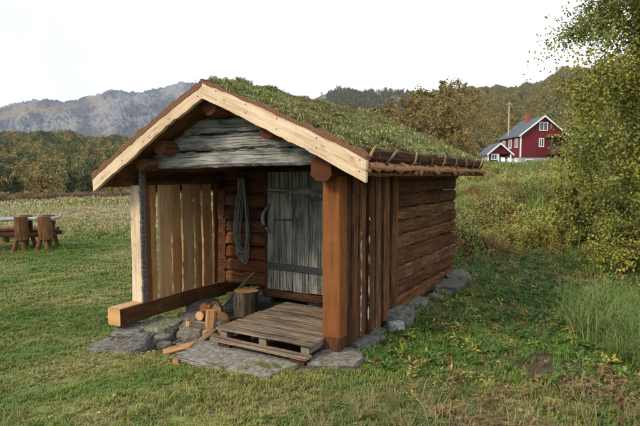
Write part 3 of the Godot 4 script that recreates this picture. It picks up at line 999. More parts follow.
func build_trees() -> void:
	var r := RandomNumberGenerator.new()
	r.seed = 5150
	var gold := [Color(0.24, 0.22, 0.042), Color(0.19, 0.20, 0.042), Color(0.135, 0.165, 0.038), Color(0.31, 0.25, 0.042), Color(0.155, 0.18, 0.04), Color(0.10, 0.13, 0.034)]
	tree("birch_tree", "tall birch with thinning yellow green leaves rising from the bank beside the hut", G(6.0, 8.4), {"h": 11.0, "r": 0.095, "limbs": 110, "low": 0.03, "reach": 2.3, "least": 0.75, "most": 0.92, "loose": 1.75, "leaves": 380000, "leaf": 0.053, "cols": gold, "droop": 0.10, "lean": Vector3(-0.005, 0, 0)}, 7)
	tree("birch_tree", "slender birch growing close behind the tall yellow green birch", G(7.9, 10.4), {"h": 10.0, "r": 0.09, "limbs": 44, "low": 0.06, "reach": 2.6, "leaves": 80000, "leaf": 0.066, "cols": gold, "droop": 0.08}, 8)
	for k in 6:     # bushes below the birch
		var at: Vector2 = [Vector2(5.4, 8.9), Vector2(6.3, 9.4), Vector2(7.4, 11.8), Vector2(5.25, 10.4), Vector2(6.5, 12.4), Vector2(5.6, 11.6)][k]
		tree("willow_bush", ["low autumn bush with yellow and olive leaves at the foot of the tall birch", "olive leaved bush between the two birches", "taller olive bush on the bank behind both birches", "low rounded yellow bush on the bank in front of the birch foot", "broad olive bush on the slope behind the low yellow bushes", "small yellow bush beside the low rounded bush on the bank"][k], G(at.x, at.y), {"h": [1.2, 1.5, 2.2, 1.1, 1.9, 1.3][k], "r": 0.025, "limbs": 14, "low": 0.05, "reach": [0.7, 0.9, 1.0, 0.6, 1.0, 0.7][k], "leaves": 5200, "leaf": 0.055, "cols": gold, "droop": 0.03}, 20 + k, "bushes under the birch")
	var brown := [Color(0.26, 0.17, 0.055), Color(0.21, 0.15, 0.05), Color(0.30, 0.20, 0.06), Color(0.17, 0.115, 0.045), Color(0.23, 0.19, 0.062)]
	# [photo column, depth, height, reach]
	var behind := [[438, 52.0, 8.6, 3.3], [458, 60.0, 9.4, 3.2], [476, 88.0, 12.0, 3.8], [410, 50.0, 7.2, 2.9], [385, 47.0, 6.4, 2.8], [360, 46.0, 5.8, 2.7], [508, 95.0, 10.0, 3.6], [448, 46.0, 5.5, 2.2]]
	for k in behind.size():
		var b: Array = behind[k]
		var x: float = (b[0] - 320.0) / FOCAL * b[1]
		tree("autumn_birch", ["brown leaved birch standing between the hut roof and the red house", "brown leaved birch standing between the hut roof and the red house", "brown leaved birch standing beside the small red shed", "brown leaved birch showing above the turf roof", "brown leaved birch showing above the turf roof", "brown leaved birch showing above the turf roof", "brown leaved birch standing behind the red house", "short brown birch in front of the taller birches near the shed"][k], G(x, b[1]), {"h": b[2], "r": 0.12, "limbs": 20, "low": 0.14, "reach": b[3], "leaves": 5200, "leaf": 0.22, "cols": brown, "droop": 0.03}, 40 + k, "birches between hut and house")
	tree("bare_birch", "thin half bare birch rising above the brown birches", G(18.0, 72.0), {"h": 13.0, "r": 0.12, "limbs": 18, "low": 0.45, "reach": 2.4, "leaves": 500, "leaf": 0.16, "cols": brown, "droop": 0.0}, 61)
	var mixed := [[Color(0.30, 0.22, 0.075), Color(0.22, 0.16, 0.06), Color(0.34, 0.26, 0.09)], [Color(0.075, 0.09, 0.03), Color(0.10, 0.105, 0.036), Color(0.055, 0.068, 0.026)], [Color(0.15, 0.088, 0.032), Color(0.19, 0.125, 0.04)]]
	for k in 17:
		var px := -18.0 + k * 10.0 + r.randf_range(-4, 4)
		var d := 46.0 + k * 1.2 + r.randf_range(-2.0, 5.0)
		var x := (px - 320.0) / FOCAL * d
		var h := r.randf_range(1.8, 3.6) * (1.15 if k < 5 else 0.8)
		var ci := r.randi() % 3
		tree("field_birch", ["tawny autumn birch at the far edge of the hayfield", "dull green birch at the far edge of the hayfield", "rust coloured birch at the far edge of the hayfield"][ci], G(x, d), {"h": h, "r": 0.06, "limbs": 14, "low": 0.12, "reach": h * 0.36, "leaves": 2200, "leaf": 0.17, "cols": mixed[ci], "droop": 0.02}, 80 + k, "birches along the hayfield")
	# brush along the edge of the field
	var wd := weed(331, 9, 12, 0.75, 0.16, 0.5)
	var xf := []
	var cl := []
	for k in 800:
		var f := r.randf()
		var px := lerpf(-40, 230, f)
		var d := lerpf(40.0, 62.0, f) + r.randf_range(-1.2, 3.0)
		var x := (px - 320.0) / FOCAL * d
		var s := r.randf_range(0.3, 0.85)
		xf.append(Transform3D(Basis(Vector3.UP, r.randf() * TAU).scaled(Vector3(s, s, s)), G(x, d)))
		cl.append([Color(0.24, 0.12, 0.055), Color(0.18, 0.10, 0.05), Color(0.28, 0.19, 0.08), Color(0.11, 0.08, 0.05)][r.randi() % 4])
	tag(copies("brush", wd, xf, cl), "rust brown brush lining the far edge of the hayfield", "brush", "", "stuff")

# ------------------------------------------------------------------ the hut
func build_hut() -> void:
	var hut := thing("log_hut", "small turf roofed log hut with an open boarded porch and grey plank door", "hut", Vector3(HUT_X, 0, -HUT_D))
	hut.basis = Basis(Vector3(-cos(YAW), 0, -sin(YAW)), Vector3.UP, Vector3(sin(YAW), 0, -cos(YAW)))
	var X := Vector3.RIGHT      # along the front, away from the side wall in view
	var Z := Vector3.BACK       # along the depth of the hut
	var Y := Vector3.UP
	# --- posts, sills, plates
	beam("post", hut, Vector3(0.045, 0.172, 0.085), Vector3(0.045, 1.60, 0.085), 0.175, 0.15, X, M.orange, {"seg": 30, "wane": 0.0025, "rough": 0.003, "ch": 0.010, "cap": M.end_pale})
	beam("post_foot", hut, Vector3(0.05, 0.03, 0.09), Vector3(0.045, 0.170, 0.088), 0.155, 0.14, X, M.brown_b, {"seg": 5, "wane": 0.004, "rough": 0.005, "ch": 0.012})
	beam("post", hut, Vector3(2.51, 0.19, 0.05), Vector3(2.51, 1.50, 0.05), 0.165, 0.06, X, M.pale, {"seg": 12, "wane": 0.002, "ch": 0.006, "cap": M.end_pale})
	var bk := beam("post_bark", hut, Vector3(2.413, 0.197, 0.045), Vector3(2.415, 1.68, 0.045), 0.028, 0.078, X, M.bark_grey, {"seg": 36, "wane": 0.004, "rough": 0.005})
	bk.set_meta("label", "rough grey bark left on the post edge")
	beam("sill", hut, Vector3(2.50, 0.10, -0.30), Vector3(2.47, 0.11, 1.42), 0.19, 0.18, X, M.brown_b, {"ch": 0.012, "wob": 0.008, "cap": M.end_pale})
	inst("sill_face", beam_mesh(Vector3(2.50, 0.192, -0.295), Vector3(2.48, 0.203, 1.3), 0.175, 0.012, X, M.pale_c, {"wane": 0.004, "rough": 0.001}), hut).set_meta("label", "freshly hewn pale top of the sill beam")
	beam("sill", hut, Vector3(0.04, 0.07, 0.19), Vector3(0.04, 0.10, 1.44), 0.12, 0.10, X, M.brown_d, {"ch": 0.01})
	beam("wall_plate", hut, Vector3(0.075, 1.675, -0.12), Vector3(0.06, 1.66, 4.0), 0.20, 0.215, X, M.brown_b, {"ch": 0.05, "wob": 0.006, "cap": M.end_red, "rough": 0.006})
	beam("wall_plate", hut, Vector3(2.62, 1.585, -0.12), Vector3(2.57, 1.58, 4.0), 0.19, 0.19, X, M.brown_b, {"ch": 0.05, "wob": 0.006, "cap": M.end_red, "rough": 0.006})
	beam("purlin", hut, Vector3(0.60, 2.00, -0.16), Vector3(0.60, 1.98, 3.9), 0.16, 0.15, X, M.brown, {"round": 10, "cap": M.end_red, "rough": 0.008})
	beam("purlin", hut, Vector3(1.93, 1.885, -0.16), Vector3(1.93, 1.88, 3.9), 0.16, 0.15, X, M.brown, {"round": 10, "cap": M.end_red, "rough": 0.008})
	beam("purlin", hut, Vector3(2.20, 1.72, -0.16), Vector3(2.20, 1.72, 3.9), 0.14, 0.13, X, M.brown, {"round": 10, "cap": M.end_red, "rough": 0.008})
	beam("ridge_pole", hut, Vector3(1.25, 2.25, -0.18), Vector3(1.23, 2.25, 3.9), 0.17, 0.16, X, M.brown, {"round": 10, "cap": M.end_red, "rough": 0.008})
	# --- gable logs over the porch
	var gable := part("gable", hut)
	beam("log", gable, Vector3(2.47, 1.755, 0.09), Vector3(0.185, 1.785, 0.09), 0.158, 0.15, Y, M.grey, {"seg": 60, "wane": 0.008, "rough": 0.007, "ch": 0.02, "cap": M.grey_b})
	beam("log", gable, Vector3(2.15, 1.93, 0.095), Vector3(0.36, 1.945, 0.095), 0.150, 0.14, Y, M.grey, {"seg": 50, "wane": 0.008, "rough": 0.007, "ch": 0.02, "cap": M.grey_b})
	beam("log", gable, Vector3(1.88, 2.095, 0.09), Vector3(0.72, 2.095, 0.09), 0.150, 0.14, Y, M.grey_b, {"seg": 40, "wane": 0.008, "rough": 0.007, "ch": 0.02, "cap": M.grey_b})
	beam("log", gable, Vector3(1.62, 2.225, 0.10), Vector3(0.92, 2.225, 0.10), 0.10, 0.12, Y, M.brown_c, {"seg": 10, "wane": 0.01, "rough": 0.01, "ch": 0.03})
	# --- boarded porch wall with daylight between the boards
	var lw := part("porch_wall", hut)
	var ve := [0.088, 0.150, 0.25, 0.462, 0.64, 0.845, 0.985, 1.195, 1.31]
	var lm := ["red_pale", "tan", "pale_b", "tan", "pale_c", "tan_b", "tan", "red_pale"]
	for k in 8:
		var w: float = ve[k + 1] - ve[k] - [0.006, 0.016, 0.024, 0.028, 0.018, 0.030, 0.036, 0.04][k]
		var cz: float = (ve[k] + ve[k + 1]) * 0.5
		beam("board", lw, Vector3(2.425 + 0.008 * sin(k * 2.1), 0.20, cz), Vector3(2.425 + 0.008 * sin(k * 2.1), 1.50, cz + 0.012 * sin(k * 3.7)), w, 0.03, Z, M[lm[k]], {"seg": 40, "wane": 0.010 if k > 0 else 0.003, "rough": 0.0008, "ch": 0.003})
	beam("nailing_rail", lw, Vector3(2.46, 1.46, 0.1), Vector3(2.46, 1.46, 1.45), 0.08, 0.05, Y, M.brown_d)
	# --- boarded porch wall towards the lawn, overlapping split boards
	var rw := part("porch_wall", hut)
	var re := [0.17, 0.245, 0.345, 0.42, 0.52, 0.61, 0.70, 0.80, 0.90, 1.0, 1.10, 1.22, 1.34, 1.46]
	var rm := ["brown_d", "brown_b", "brown", "brown_c", "brown_b", "brown_d", "brown_c", "brown", "brown_d", "brown_c", "brown", "brown_b", "brown_c"]
	for k in 13:
		var w: float = re[k + 1] - re[k]
		var cz: float = (re[k] + re[k + 1]) * 0.5
		var outx := -0.035 if k % 2 else -0.008
		beam("board", rw, Vector3(outx, 0.045 + 0.03 * sin(k * 5.0) + 0.02, cz), Vector3(outx + 0.005 * sin(k * 2.0), 1.63, cz + 0.01 * sin(k * 1.9)), w * (0.96 if k % 2 else 0.93), 0.045, Z, M[rm[k]], {"seg": 30, "wane": 0.005, "rough": 0.003, "ch": 0.010})
	for z in [0.425, 0.615]:
		var e := beam("waney_edge", rw, Vector3(-0.052, 0.14, z), Vector3(-0.05, 1.60, z + 0.005), 0.010, 0.012, Z, M.wane, {"seg": 60, "wane": 0.009, "wob": 0.004, "rough": 0.004})
		e.set_meta("label", "pale ragged bark edge of a split board")
	beam("nailing_rail", rw, Vector3(0.03, 0.9, 0.17), Vector3(0.03, 0.9, 1.44), 0.08, 0.04, Y, M.brown_d)
	# --- log room: squared logs, side in view, far side, back
	var hs := [0.06, 0.235, 0.40, 0.575, 0.77, 0.935, 1.10, 1.24, 1.40, 1.565]
	var lg := ["brown_c", "brown_b", "brown", "brown_b", "brown_c", "brown_b", "brown", "brown_d", "brown_d"]
	for side in 2:
		var wl := part("log_wall", hut)
		var x0 := 0.06 if side == 0 else 2.50
		for k in 9:
			var hh: float = hs[k + 1] - hs[k]
			var y: float = (hs[k] + hs[k + 1]) * 0.5 - (0.05 if side else 0.0)
			beam("log", wl, Vector3(x0 + 0.010 * sin(k * 2.3), y, 1.44), Vector3(x0 + 0.010 * sin(k * 3.1), y + 0.012 * sin(k * 1.7), 3.9 + 0.05 * sin(k * 4.0)), hh * 0.985, 0.15, Y, M[lg[k]], {"seg": 36, "wane": 0.006, "rough": 0.012, "ch": 0.022, "cap": M.brown_d})
	var bw := part("log_wall", hut)
	for k in 9:
		var hh: float = hs[k + 1] - hs[k]
		beam("log", bw, Vector3(0.145, (hs[k] + hs[k + 1]) * 0.5, 3.78), Vector3(2.415, (hs[k] + hs[k + 1]) * 0.5, 3.78), hh * 0.985, 0.14, Y, M[lg[k]], {"wane": 0.01, "rough": 0.01, "ch": 0.03})
	# front of the log room, with the door opening; its lowest log leaves a gap over the stones
	var fw := part("log_wall", hut)
	var fh := [0.16, 0.33, 0.50, 0.68, 0.85, 1.02, 1.19, 1.37, 1.55, 1.70]
	var fm := ["brown_c", "hewn", "hewn", "brown_c", "brown_b", "brown_d", "brown_b", "brown_d", "brown_b"]  # second and third logs painted lighter, standing in for light on the low wall
	for k in 9:
		var hh: float = fh[k + 1] - fh[k]
		var y: float = (fh[k] + fh[k + 1]) * 0.5
		var full := k == 0 or k == 8
		beam("log", fw, Vector3(2.43, y, 1.52), Vector3(0.14 if full else 1.70, y, 1.52), hh * 0.985, 0.14, Y, M[fm[k]], {"wane": 0.008, "rough": 0.01, "ch": 0.03})
		if not full:
			beam("log", fw, Vector3(0.86, y, 1.52), Vector3(0.14, y, 1.52), hh * 0.985, 0.14, Y, M[fm[k]], {"wane": 0.008, "rough": 0.01, "ch": 0.03})
	beam("floor_beam", hut, Vector3(0.2, 0.22, 2.6), Vector3(2.4, 0.22, 2.6), 0.12, 0.12, Y, M.brown_d)
	for k in 9:
		beam("floor_plank", hut, Vector3(0.15, 0.30, 1.72 + k * 0.235), Vector3(2.41, 0.30, 1.72 + k * 0.235), 0.225, 0.035, Z, M.brown_d, {"seg": 3})
	# gable of the log room
	var g2 := part("gable", hut)
	for k in 4:
		var y := 1.78 + k * 0.15
		var hw := 1.28 - (k + 0.5) * 0.30
		beam("log", g2, Vector3(1.27 + hw, y, 1.52), Vector3(1.24 - hw, y, 1.52), 0.148, 0.13, Y, M.brown_d, {"wane": 0.008, "rough": 0.01, "ch": 0.03})
	# --- door
	var door := part("door", hut)
	var dw := [1.715, 1.52, 1.335, 1.10, 0.87]
	for k in 4:
		var w: float = dw[k] - dw[k + 1] - 0.008
		beam("plank", door, Vector3((dw[k] + dw[k + 1]) * 0.5, 0.17 + 0.012 * sin(k * 3.0), 1.425), Vector3((dw[k] + dw[k + 1]) * 0.5, 1.655, 1.425), w, 0.04, X, [M.door_a, M.door_b, M.door_a, M.door_b][k], {"seg": 16, "wane": 0.005, "rough": 0.003, "ch": 0.006})
	beam("batten", door, Vector3(1.70, 0.475, 1.392), Vector3(0.88, 0.46, 1.392), 0.075, 0.026, Y, M.iron_grey, {"ch": 0.004, "wane": 0.003})
	beam("batten", door, Vector3(1.70, 1.415, 1.398), Vector3(0.88, 1.42, 1.398), 0.07, 0.014, Y, M.door_a, {"ch": 0.004, "wane": 0.004})
	beam("latch", door, Vector3(1.60, 1.045, 1.39), Vector3(1.34, 1.062, 1.39), 0.018, 0.014, Y, M.iron, {"ch": 0.003})
	beam("hinge", door, Vector3(1.09, 1.315, 1.39), Vector3(0.90, 1.32, 1.39), 0.03, 0.012, Y, M.iron, {"ch": 0.003})
	for s in [[1.60, 0.475], [1.28, 0.468], [0.97, 0.462]]:
		beam("bolt", door, Vector3(s[0], s[1], 1.385), Vector3(s[0], s[1], 1.372), 0.018, 0.018, X, M.iron, {"round": 7, "rough": 0.0, "seg": 1, "wane": 0.0, "wob": 0.0})
	var hm := MB.new()
	var hp := PackedVector3Array()
	var hr := PackedFloat32Array()
	for k in 11:
		var f := k / 10.0
		hp.append(Vector3(1.655 + 0.075 * sin(f * PI), 1.255 - f * 0.37, 1.385 - 0.05 * sin(f * PI)))
		hr.append(0.011 + 0.014 * sin(f * PI))
	tube_into(hm, hp, hr, 8)
	inst("handle", mesh_of(hm, M.grey), door).set_meta("label", "bent grey branch used as door handle")
	beam("door_frame", hut, Vector3(1.735, 0.16, 1.425), Vector3(1.735, 1.70, 1.425), 0.035, 0.05, X, M.brown_d)
	beam("threshold", hut, Vector3(1.78, 0.115, 1.46), Vector3(0.80, 0.115, 1.46), 0.09, 0.12, Y, M.brown_d, {"wane": 0.006, "rough": 0.006})
	# --- roof
	var roof := part("roof", hut)
	var ap := Vector2(1.235, 2.365)
	var er := Vector2(-0.40, 1.625)
	var el := Vector2(2.79, 1.50)
	for sl in 2:
		var e := er if sl == 0 else el
		for k in 18:
			var z0 := -0.24 + k * 0.236
			beam("roof_board", roof, Vector3(ap.x, ap.y - 0.012, z0 + 0.118), Vector3(e.x, e.y - 0.012, z0 + 0.118), 0.228, 0.025, Z, M.brown_b, {"seg": 4, "wane": 0.004})
	# bargeboards: pale boards with a live lower edge
	var n := 30
	for sl in 2:
		var t0 := Vector2(1.235, 2.475)
		var t1 := Vector2(-0.425, 1.752) if sl == 0 else Vector2(2.815, 1.605)
		var b0 := Vector2(1.235, 2.318) if sl == 0 else Vector2(1.235, 2.318)
		var b1 := Vector2(-0.415, 1.55) if sl == 0 else Vector2(2.80, 1.435)
		var top := []
		var bot := []
		var cap_t := []
		for i in n + 1:
			var f := float(i) / n
			var bow := sin(f * PI) * 0.02
			var tt := t0.lerp(t1, f) + Vector2(0, bow + 0.004 * nz.get_noise_2d(f * 420.0, sl * 99.0))
			var wob := 0.020 * nz.get_noise_2d(f * 330.0 + 12.0, sl * 60.0 + 7.0) + 0.012 * fine.get_noise_2d(f * 700.0, sl * 20.0)
			if sl == 1:
				wob *= 1.6
			top.append(tt)
			bot.append(b0.lerp(b1, f) + Vector2(0, bow + wob * sin(f * PI)))
			cap_t.append(tt + Vector2(0, maxf(0.005, (0.008 if sl == 0 else 0.014) + 0.045 * nz.get_noise_2d(f * 900.0, sl * 44.0 + 3.0) + 0.03 * fine.get_noise_2d(f * 900.0, sl * 14.0))))
		if sl == 1:
			edge_board("bargeboard", roof, top, bot, -0.285, -0.243, M.pale)
		else:
			top.reverse(); bot.reverse(); cap_t.reverse()
			edge_board("bargeboard", roof, top, bot, -0.287, -0.245, M.pale)
		for q in [0.06, 0.27, 0.5, 0.73, 0.93]:
			var i := int(q * n)
			for e in [0.25, 0.7]:
				var p: Vector2 = (top[i] as Vector2).lerp(bot[i], e)
				beam("nail", roof, Vector3(p.x, p.y, -0.28), Vector3(p.x, p.y, -0.2905), 0.011, 0.011, X, M.iron, {"round": 6, "seg": 1, "rough": 0.0, "wane": 0.0, "wob": 0.0})
		var lowc := []
		for q in top:
			lowc.append(q - Vector2(0, 0.012 + 0.022 * absf(fine.get_noise_2d(q.x * 300.0, sl * 70.0)) + (0.022 if sl == 1 else 0.0)))
		var be := edge_board("bark_edge", roof, cap_t, lowc, -0.293 if sl == 0 else -0.291, -0.21, M.bark_red)
		be.set_meta("label", "curled reddish birch bark along the bargeboard top")
	# birch bark layer showing at the eaves
	for sl in 2:
		var e := er if sl == 0 else el
		var out := (e - ap).normalized()
		var nsh := 84
		beam("bark_roll", roof, Vector3(e.x + out.x * 0.005, e.y + 0.045, -0.22), Vector3(e.x + out.x * 0.005, e.y + 0.04, 4.03), 0.045, 0.04, Y, M.bark_orange, {"round": 9, "seg": 110, "wane": 0.008, "wob": 0.006, "rough": 0.010})
		for k in nsh:
			var z := -0.22 + k * (4.22 / nsh)
			var len := rng.randf_range(0.16, 0.25)
			var w := rng.randf_range(0.03, 0.10)
			var p1 := e + out * (rng.randf_range(-0.03, 0.035)) + Vector2(0, 0.005 + rng.randf() * 0.055)
			var p0 := p1 - out * len + Vector2(0, 0.02)
			beam("bark_sheet", roof, Vector3(p0.x, p0.y, z), Vector3(p1.x, p1.y, z + rng.randf_range(-0.06, 0.06)), w, rng.randf_range(0.012, 0.04), Z, M.bark_orange, {"seg": 4, "wane": 0.012, "rough": 0.008, "ch": 0.010})
		# turf log held by hooked pegs
		var lp := e - out * 0.06 + Vector2(0, 0.132)
		beam("turf_log", roof, Vector3(lp.x, lp.y, -0.20), Vector3(lp.x, lp.y - 0.01, 4.02), 0.11, 0.07, Y, M.brown_d, {"seg": 22, "wane": 0.008, "rough": 0.012, "ch": 0.025, "cap": M.end_red})
		for k in 9:
			var z := [-0.12, 0.36, 0.95, 1.45, 1.95, 2.45, 2.95, 3.40, 3.86][k] as float
			var o2 := signf(e.x - ap.x)
			var lean: float = [0.10, 0.16, 0.06, -0.04, 0.07, 0.03, -0.03, 0.05, 0.14][k]
			var mbp := MB.new()
			tube_into(mbp, PackedVector3Array([Vector3(lp.x - o2 * 0.16, lp.y - 0.03, z - lean * 0.3), Vector3(lp.x + o2 * 0.035, lp.y - 0.085, z - lean), Vector3(lp.x + o2 * 0.055, lp.y - 0.02, z - lean * 0.4), Vector3(lp.x + o2 * 0.05, lp.y + 0.055, z + lean * 0.6)]), PackedFloat32Array([0.012, 0.014, 0.014, 0.009]), 6)
			inst("peg", mesh_of(mbp, M.tan_b if k % 2 == 0 else M.grey_c), roof)
	# turf bed
	var tx := [[], [], []]
	var tc := [[], [], []]
	var r := RandomNumberGenerator.new()
	r.seed = 99
	var mb := MB.new()
	var NU := 30
	var NV := 74
	var bed := func(sl: int, f: float, z: float) -> Vector3:
		var e := er if sl == 0 else el
		var p := ap.lerp(e, f * 0.965)
		var edge := minf(minf((1.0 - f) * 1.6, 0.08) * 12.0, 1.0)
		var fr := clampf((z + 0.25) * 5.0, 0.0, 1.0) * clampf((4.06 - z) * 5.0, 0.0, 1.0)
		var th := 0.075 + 0.11 * sqrt(maxf(0.0, fr)) * lerpf(0.6, 1.0, edge)
		th += 0.06 * nz.get_noise_2d(p.x * 180.0, z * 180.0) + 0.045 * fine.get_noise_2d(p.x * 200.0, z * 200.0)
		if f < 0.06:
			th -= (0.06 - f) * 0.3
		return Vector3(p.x, p.y + th, z)
	for sl in 2:
		for i in NU:
			for j in NV:
				var f0 := float(i) / NU
				var f1 := float(i + 1) / NU
				var z0 := lerpf(-0.235, 4.03, float(j) / NV)
				var z1 := lerpf(-0.235, 4.03, float(j + 1) / NV)
				var a: Vector3 = bed.call(sl, f0, z0)
				var b: Vector3 = bed.call(sl, f0, z1)
				var c: Vector3 = bed.call(sl, f1, z1)
				var d: Vector3 = bed.call(sl, f1, z0)
				if sl == 0:
					mb.quad(a, d, c, b)
				else:
					mb.quad(a, b, c, d)
				if j == 0:      # the cut front edge of the turf
					var la := ap.lerp(er if sl == 0 else el, f0 * 0.965)
					var ld := ap.lerp(er if sl == 0 else el, f1 * 0.965)
					var A2 := Vector3(la.x, la.y + 0.01, z0)
					var D2 := Vector3(ld.x, ld.y + 0.01, z0)
					if sl == 0:
						mb.quad(d, a, A2, D2)
					else:
						mb.quad(a, d, D2, A2)
				if j == NV - 1:
					var la := ap.lerp(er if sl == 0 else el, f0 * 0.965)
					var ld := ap.lerp(er if sl == 0 else el, f1 * 0.965)
					mb.quad(b, c, Vector3(ld.x, ld.y + 0.01, z1), Vector3(la.x, la.y + 0.01, z1))
				if i == NU - 1:
					mb.quad(d, c, Vector3(c.x, c.y - 0.15, c.z), Vector3(d.x, d.y - 0.15, d.z))
	inst("turf", mesh_of(mb, M.soil), roof)
	var rt := [tuft(401, 16, 0.030, 0.005, 0.038, 0.9), tuft(402, 12, 0.048, 0.0045, 0.03, 0.8), weed(403, 6, 10, 0.022, 0.014, 0.045)]
	for sl in 2:
		for k in (26000 if sl == 0 else 6000):
			var f := sqrt(r.randf_range(0.0, 1.0)) if r.randf() < 0.3 else r.randf()
			var z := r.randf_range(-0.225, 4.02)
			var p: Vector3 = bed.call(sl, f, z)
			var q := nz.get_noise_2d(p.x * 70.0 + 300.0, z * 70.0)
			var dense := 0.70 + q * 1.2 - 0.15 * smoothstep(0.08, 0.0, f) - 0.2 * smoothstep(-0.05, -0.22, z)
			if r.randf() > dense:
				continue
			var g := r.randi() % 3
			var s := r.randf_range(0.6, 1.3) * (0.85 + 0.8 * nz.get_noise_2d(p.x * 190.0, z * 190.0 + 500.0))
			if r.randf() < 0.02 and g < 2:
				s *= 2.0
			var col: Color
			var pick := r.randf() + q * 0.5
			if pick < 0.30:
				col = Color(0.29, 0.225, 0.115)
			elif pick < 0.55:
				col = Color(0.32, 0.32, 0.12)
			elif pick < 0.85:
				col = Color(0.235, 0.29, 0.075)
			else:
				col = Color(0.42, 0.42, 0.23)
			tx[g].append(Transform3D(Basis(Vector3.UP, r.randf() * TAU).scaled(Vector3(s, s, s)), p))
			tc[g].append(col)
	for g in 3:
		copies("turf_grass", rt[g], tx[g], tc[g], roof)
	var sx := []
	var sc := []
	for k in 900:      # dry flower stalks
		var f := r.randf()
		var z := r.randf_range(-0.22, 4.0)
		var p: Vector3 = bed.call(0 if k % 4 else 1, f, z)
		if nz.get_noise_2d(p.x * 120.0 + 50.0, z * 120.0) < -0.05:
			continue
		var s := r.randf_range(0.5, 1.2)
		sx.append(Transform3D(Basis(Vector3.UP, r.randf() * TAU).scaled(Vector3(s, s, s)), p))
		sc.append([Color(0.22, 0.13, 0.07), Color(0.30, 0.22, 0.12), Color(0.16, 0.08, 0.05)][r.randi() % 3])
	copies("dry_stalks", tuft(404, 4, 0.10, 0.004, 0.02, 0.6), sx, sc, roof)

# ------------------------------------------------------------------ things in and around the porch
func stone(called: String, label: String, u: float, v: float, up: float, size: Vector3, turn: float, mat: Material, group: String, sd: float, tilt := 0.0, block := 0.55) -> void:
	var m := stone_mesh(size, sd, mat, block)
	var o := inst(called, m)
	var p := HG(u, v)
	o.position = Vector3(p.x, p.y + up + size.y * 0.5, p.z)
	o.rotation = Vector3(tilt, turn - YAW, tilt * 0.7)
	tag(o, label, "stone", group)

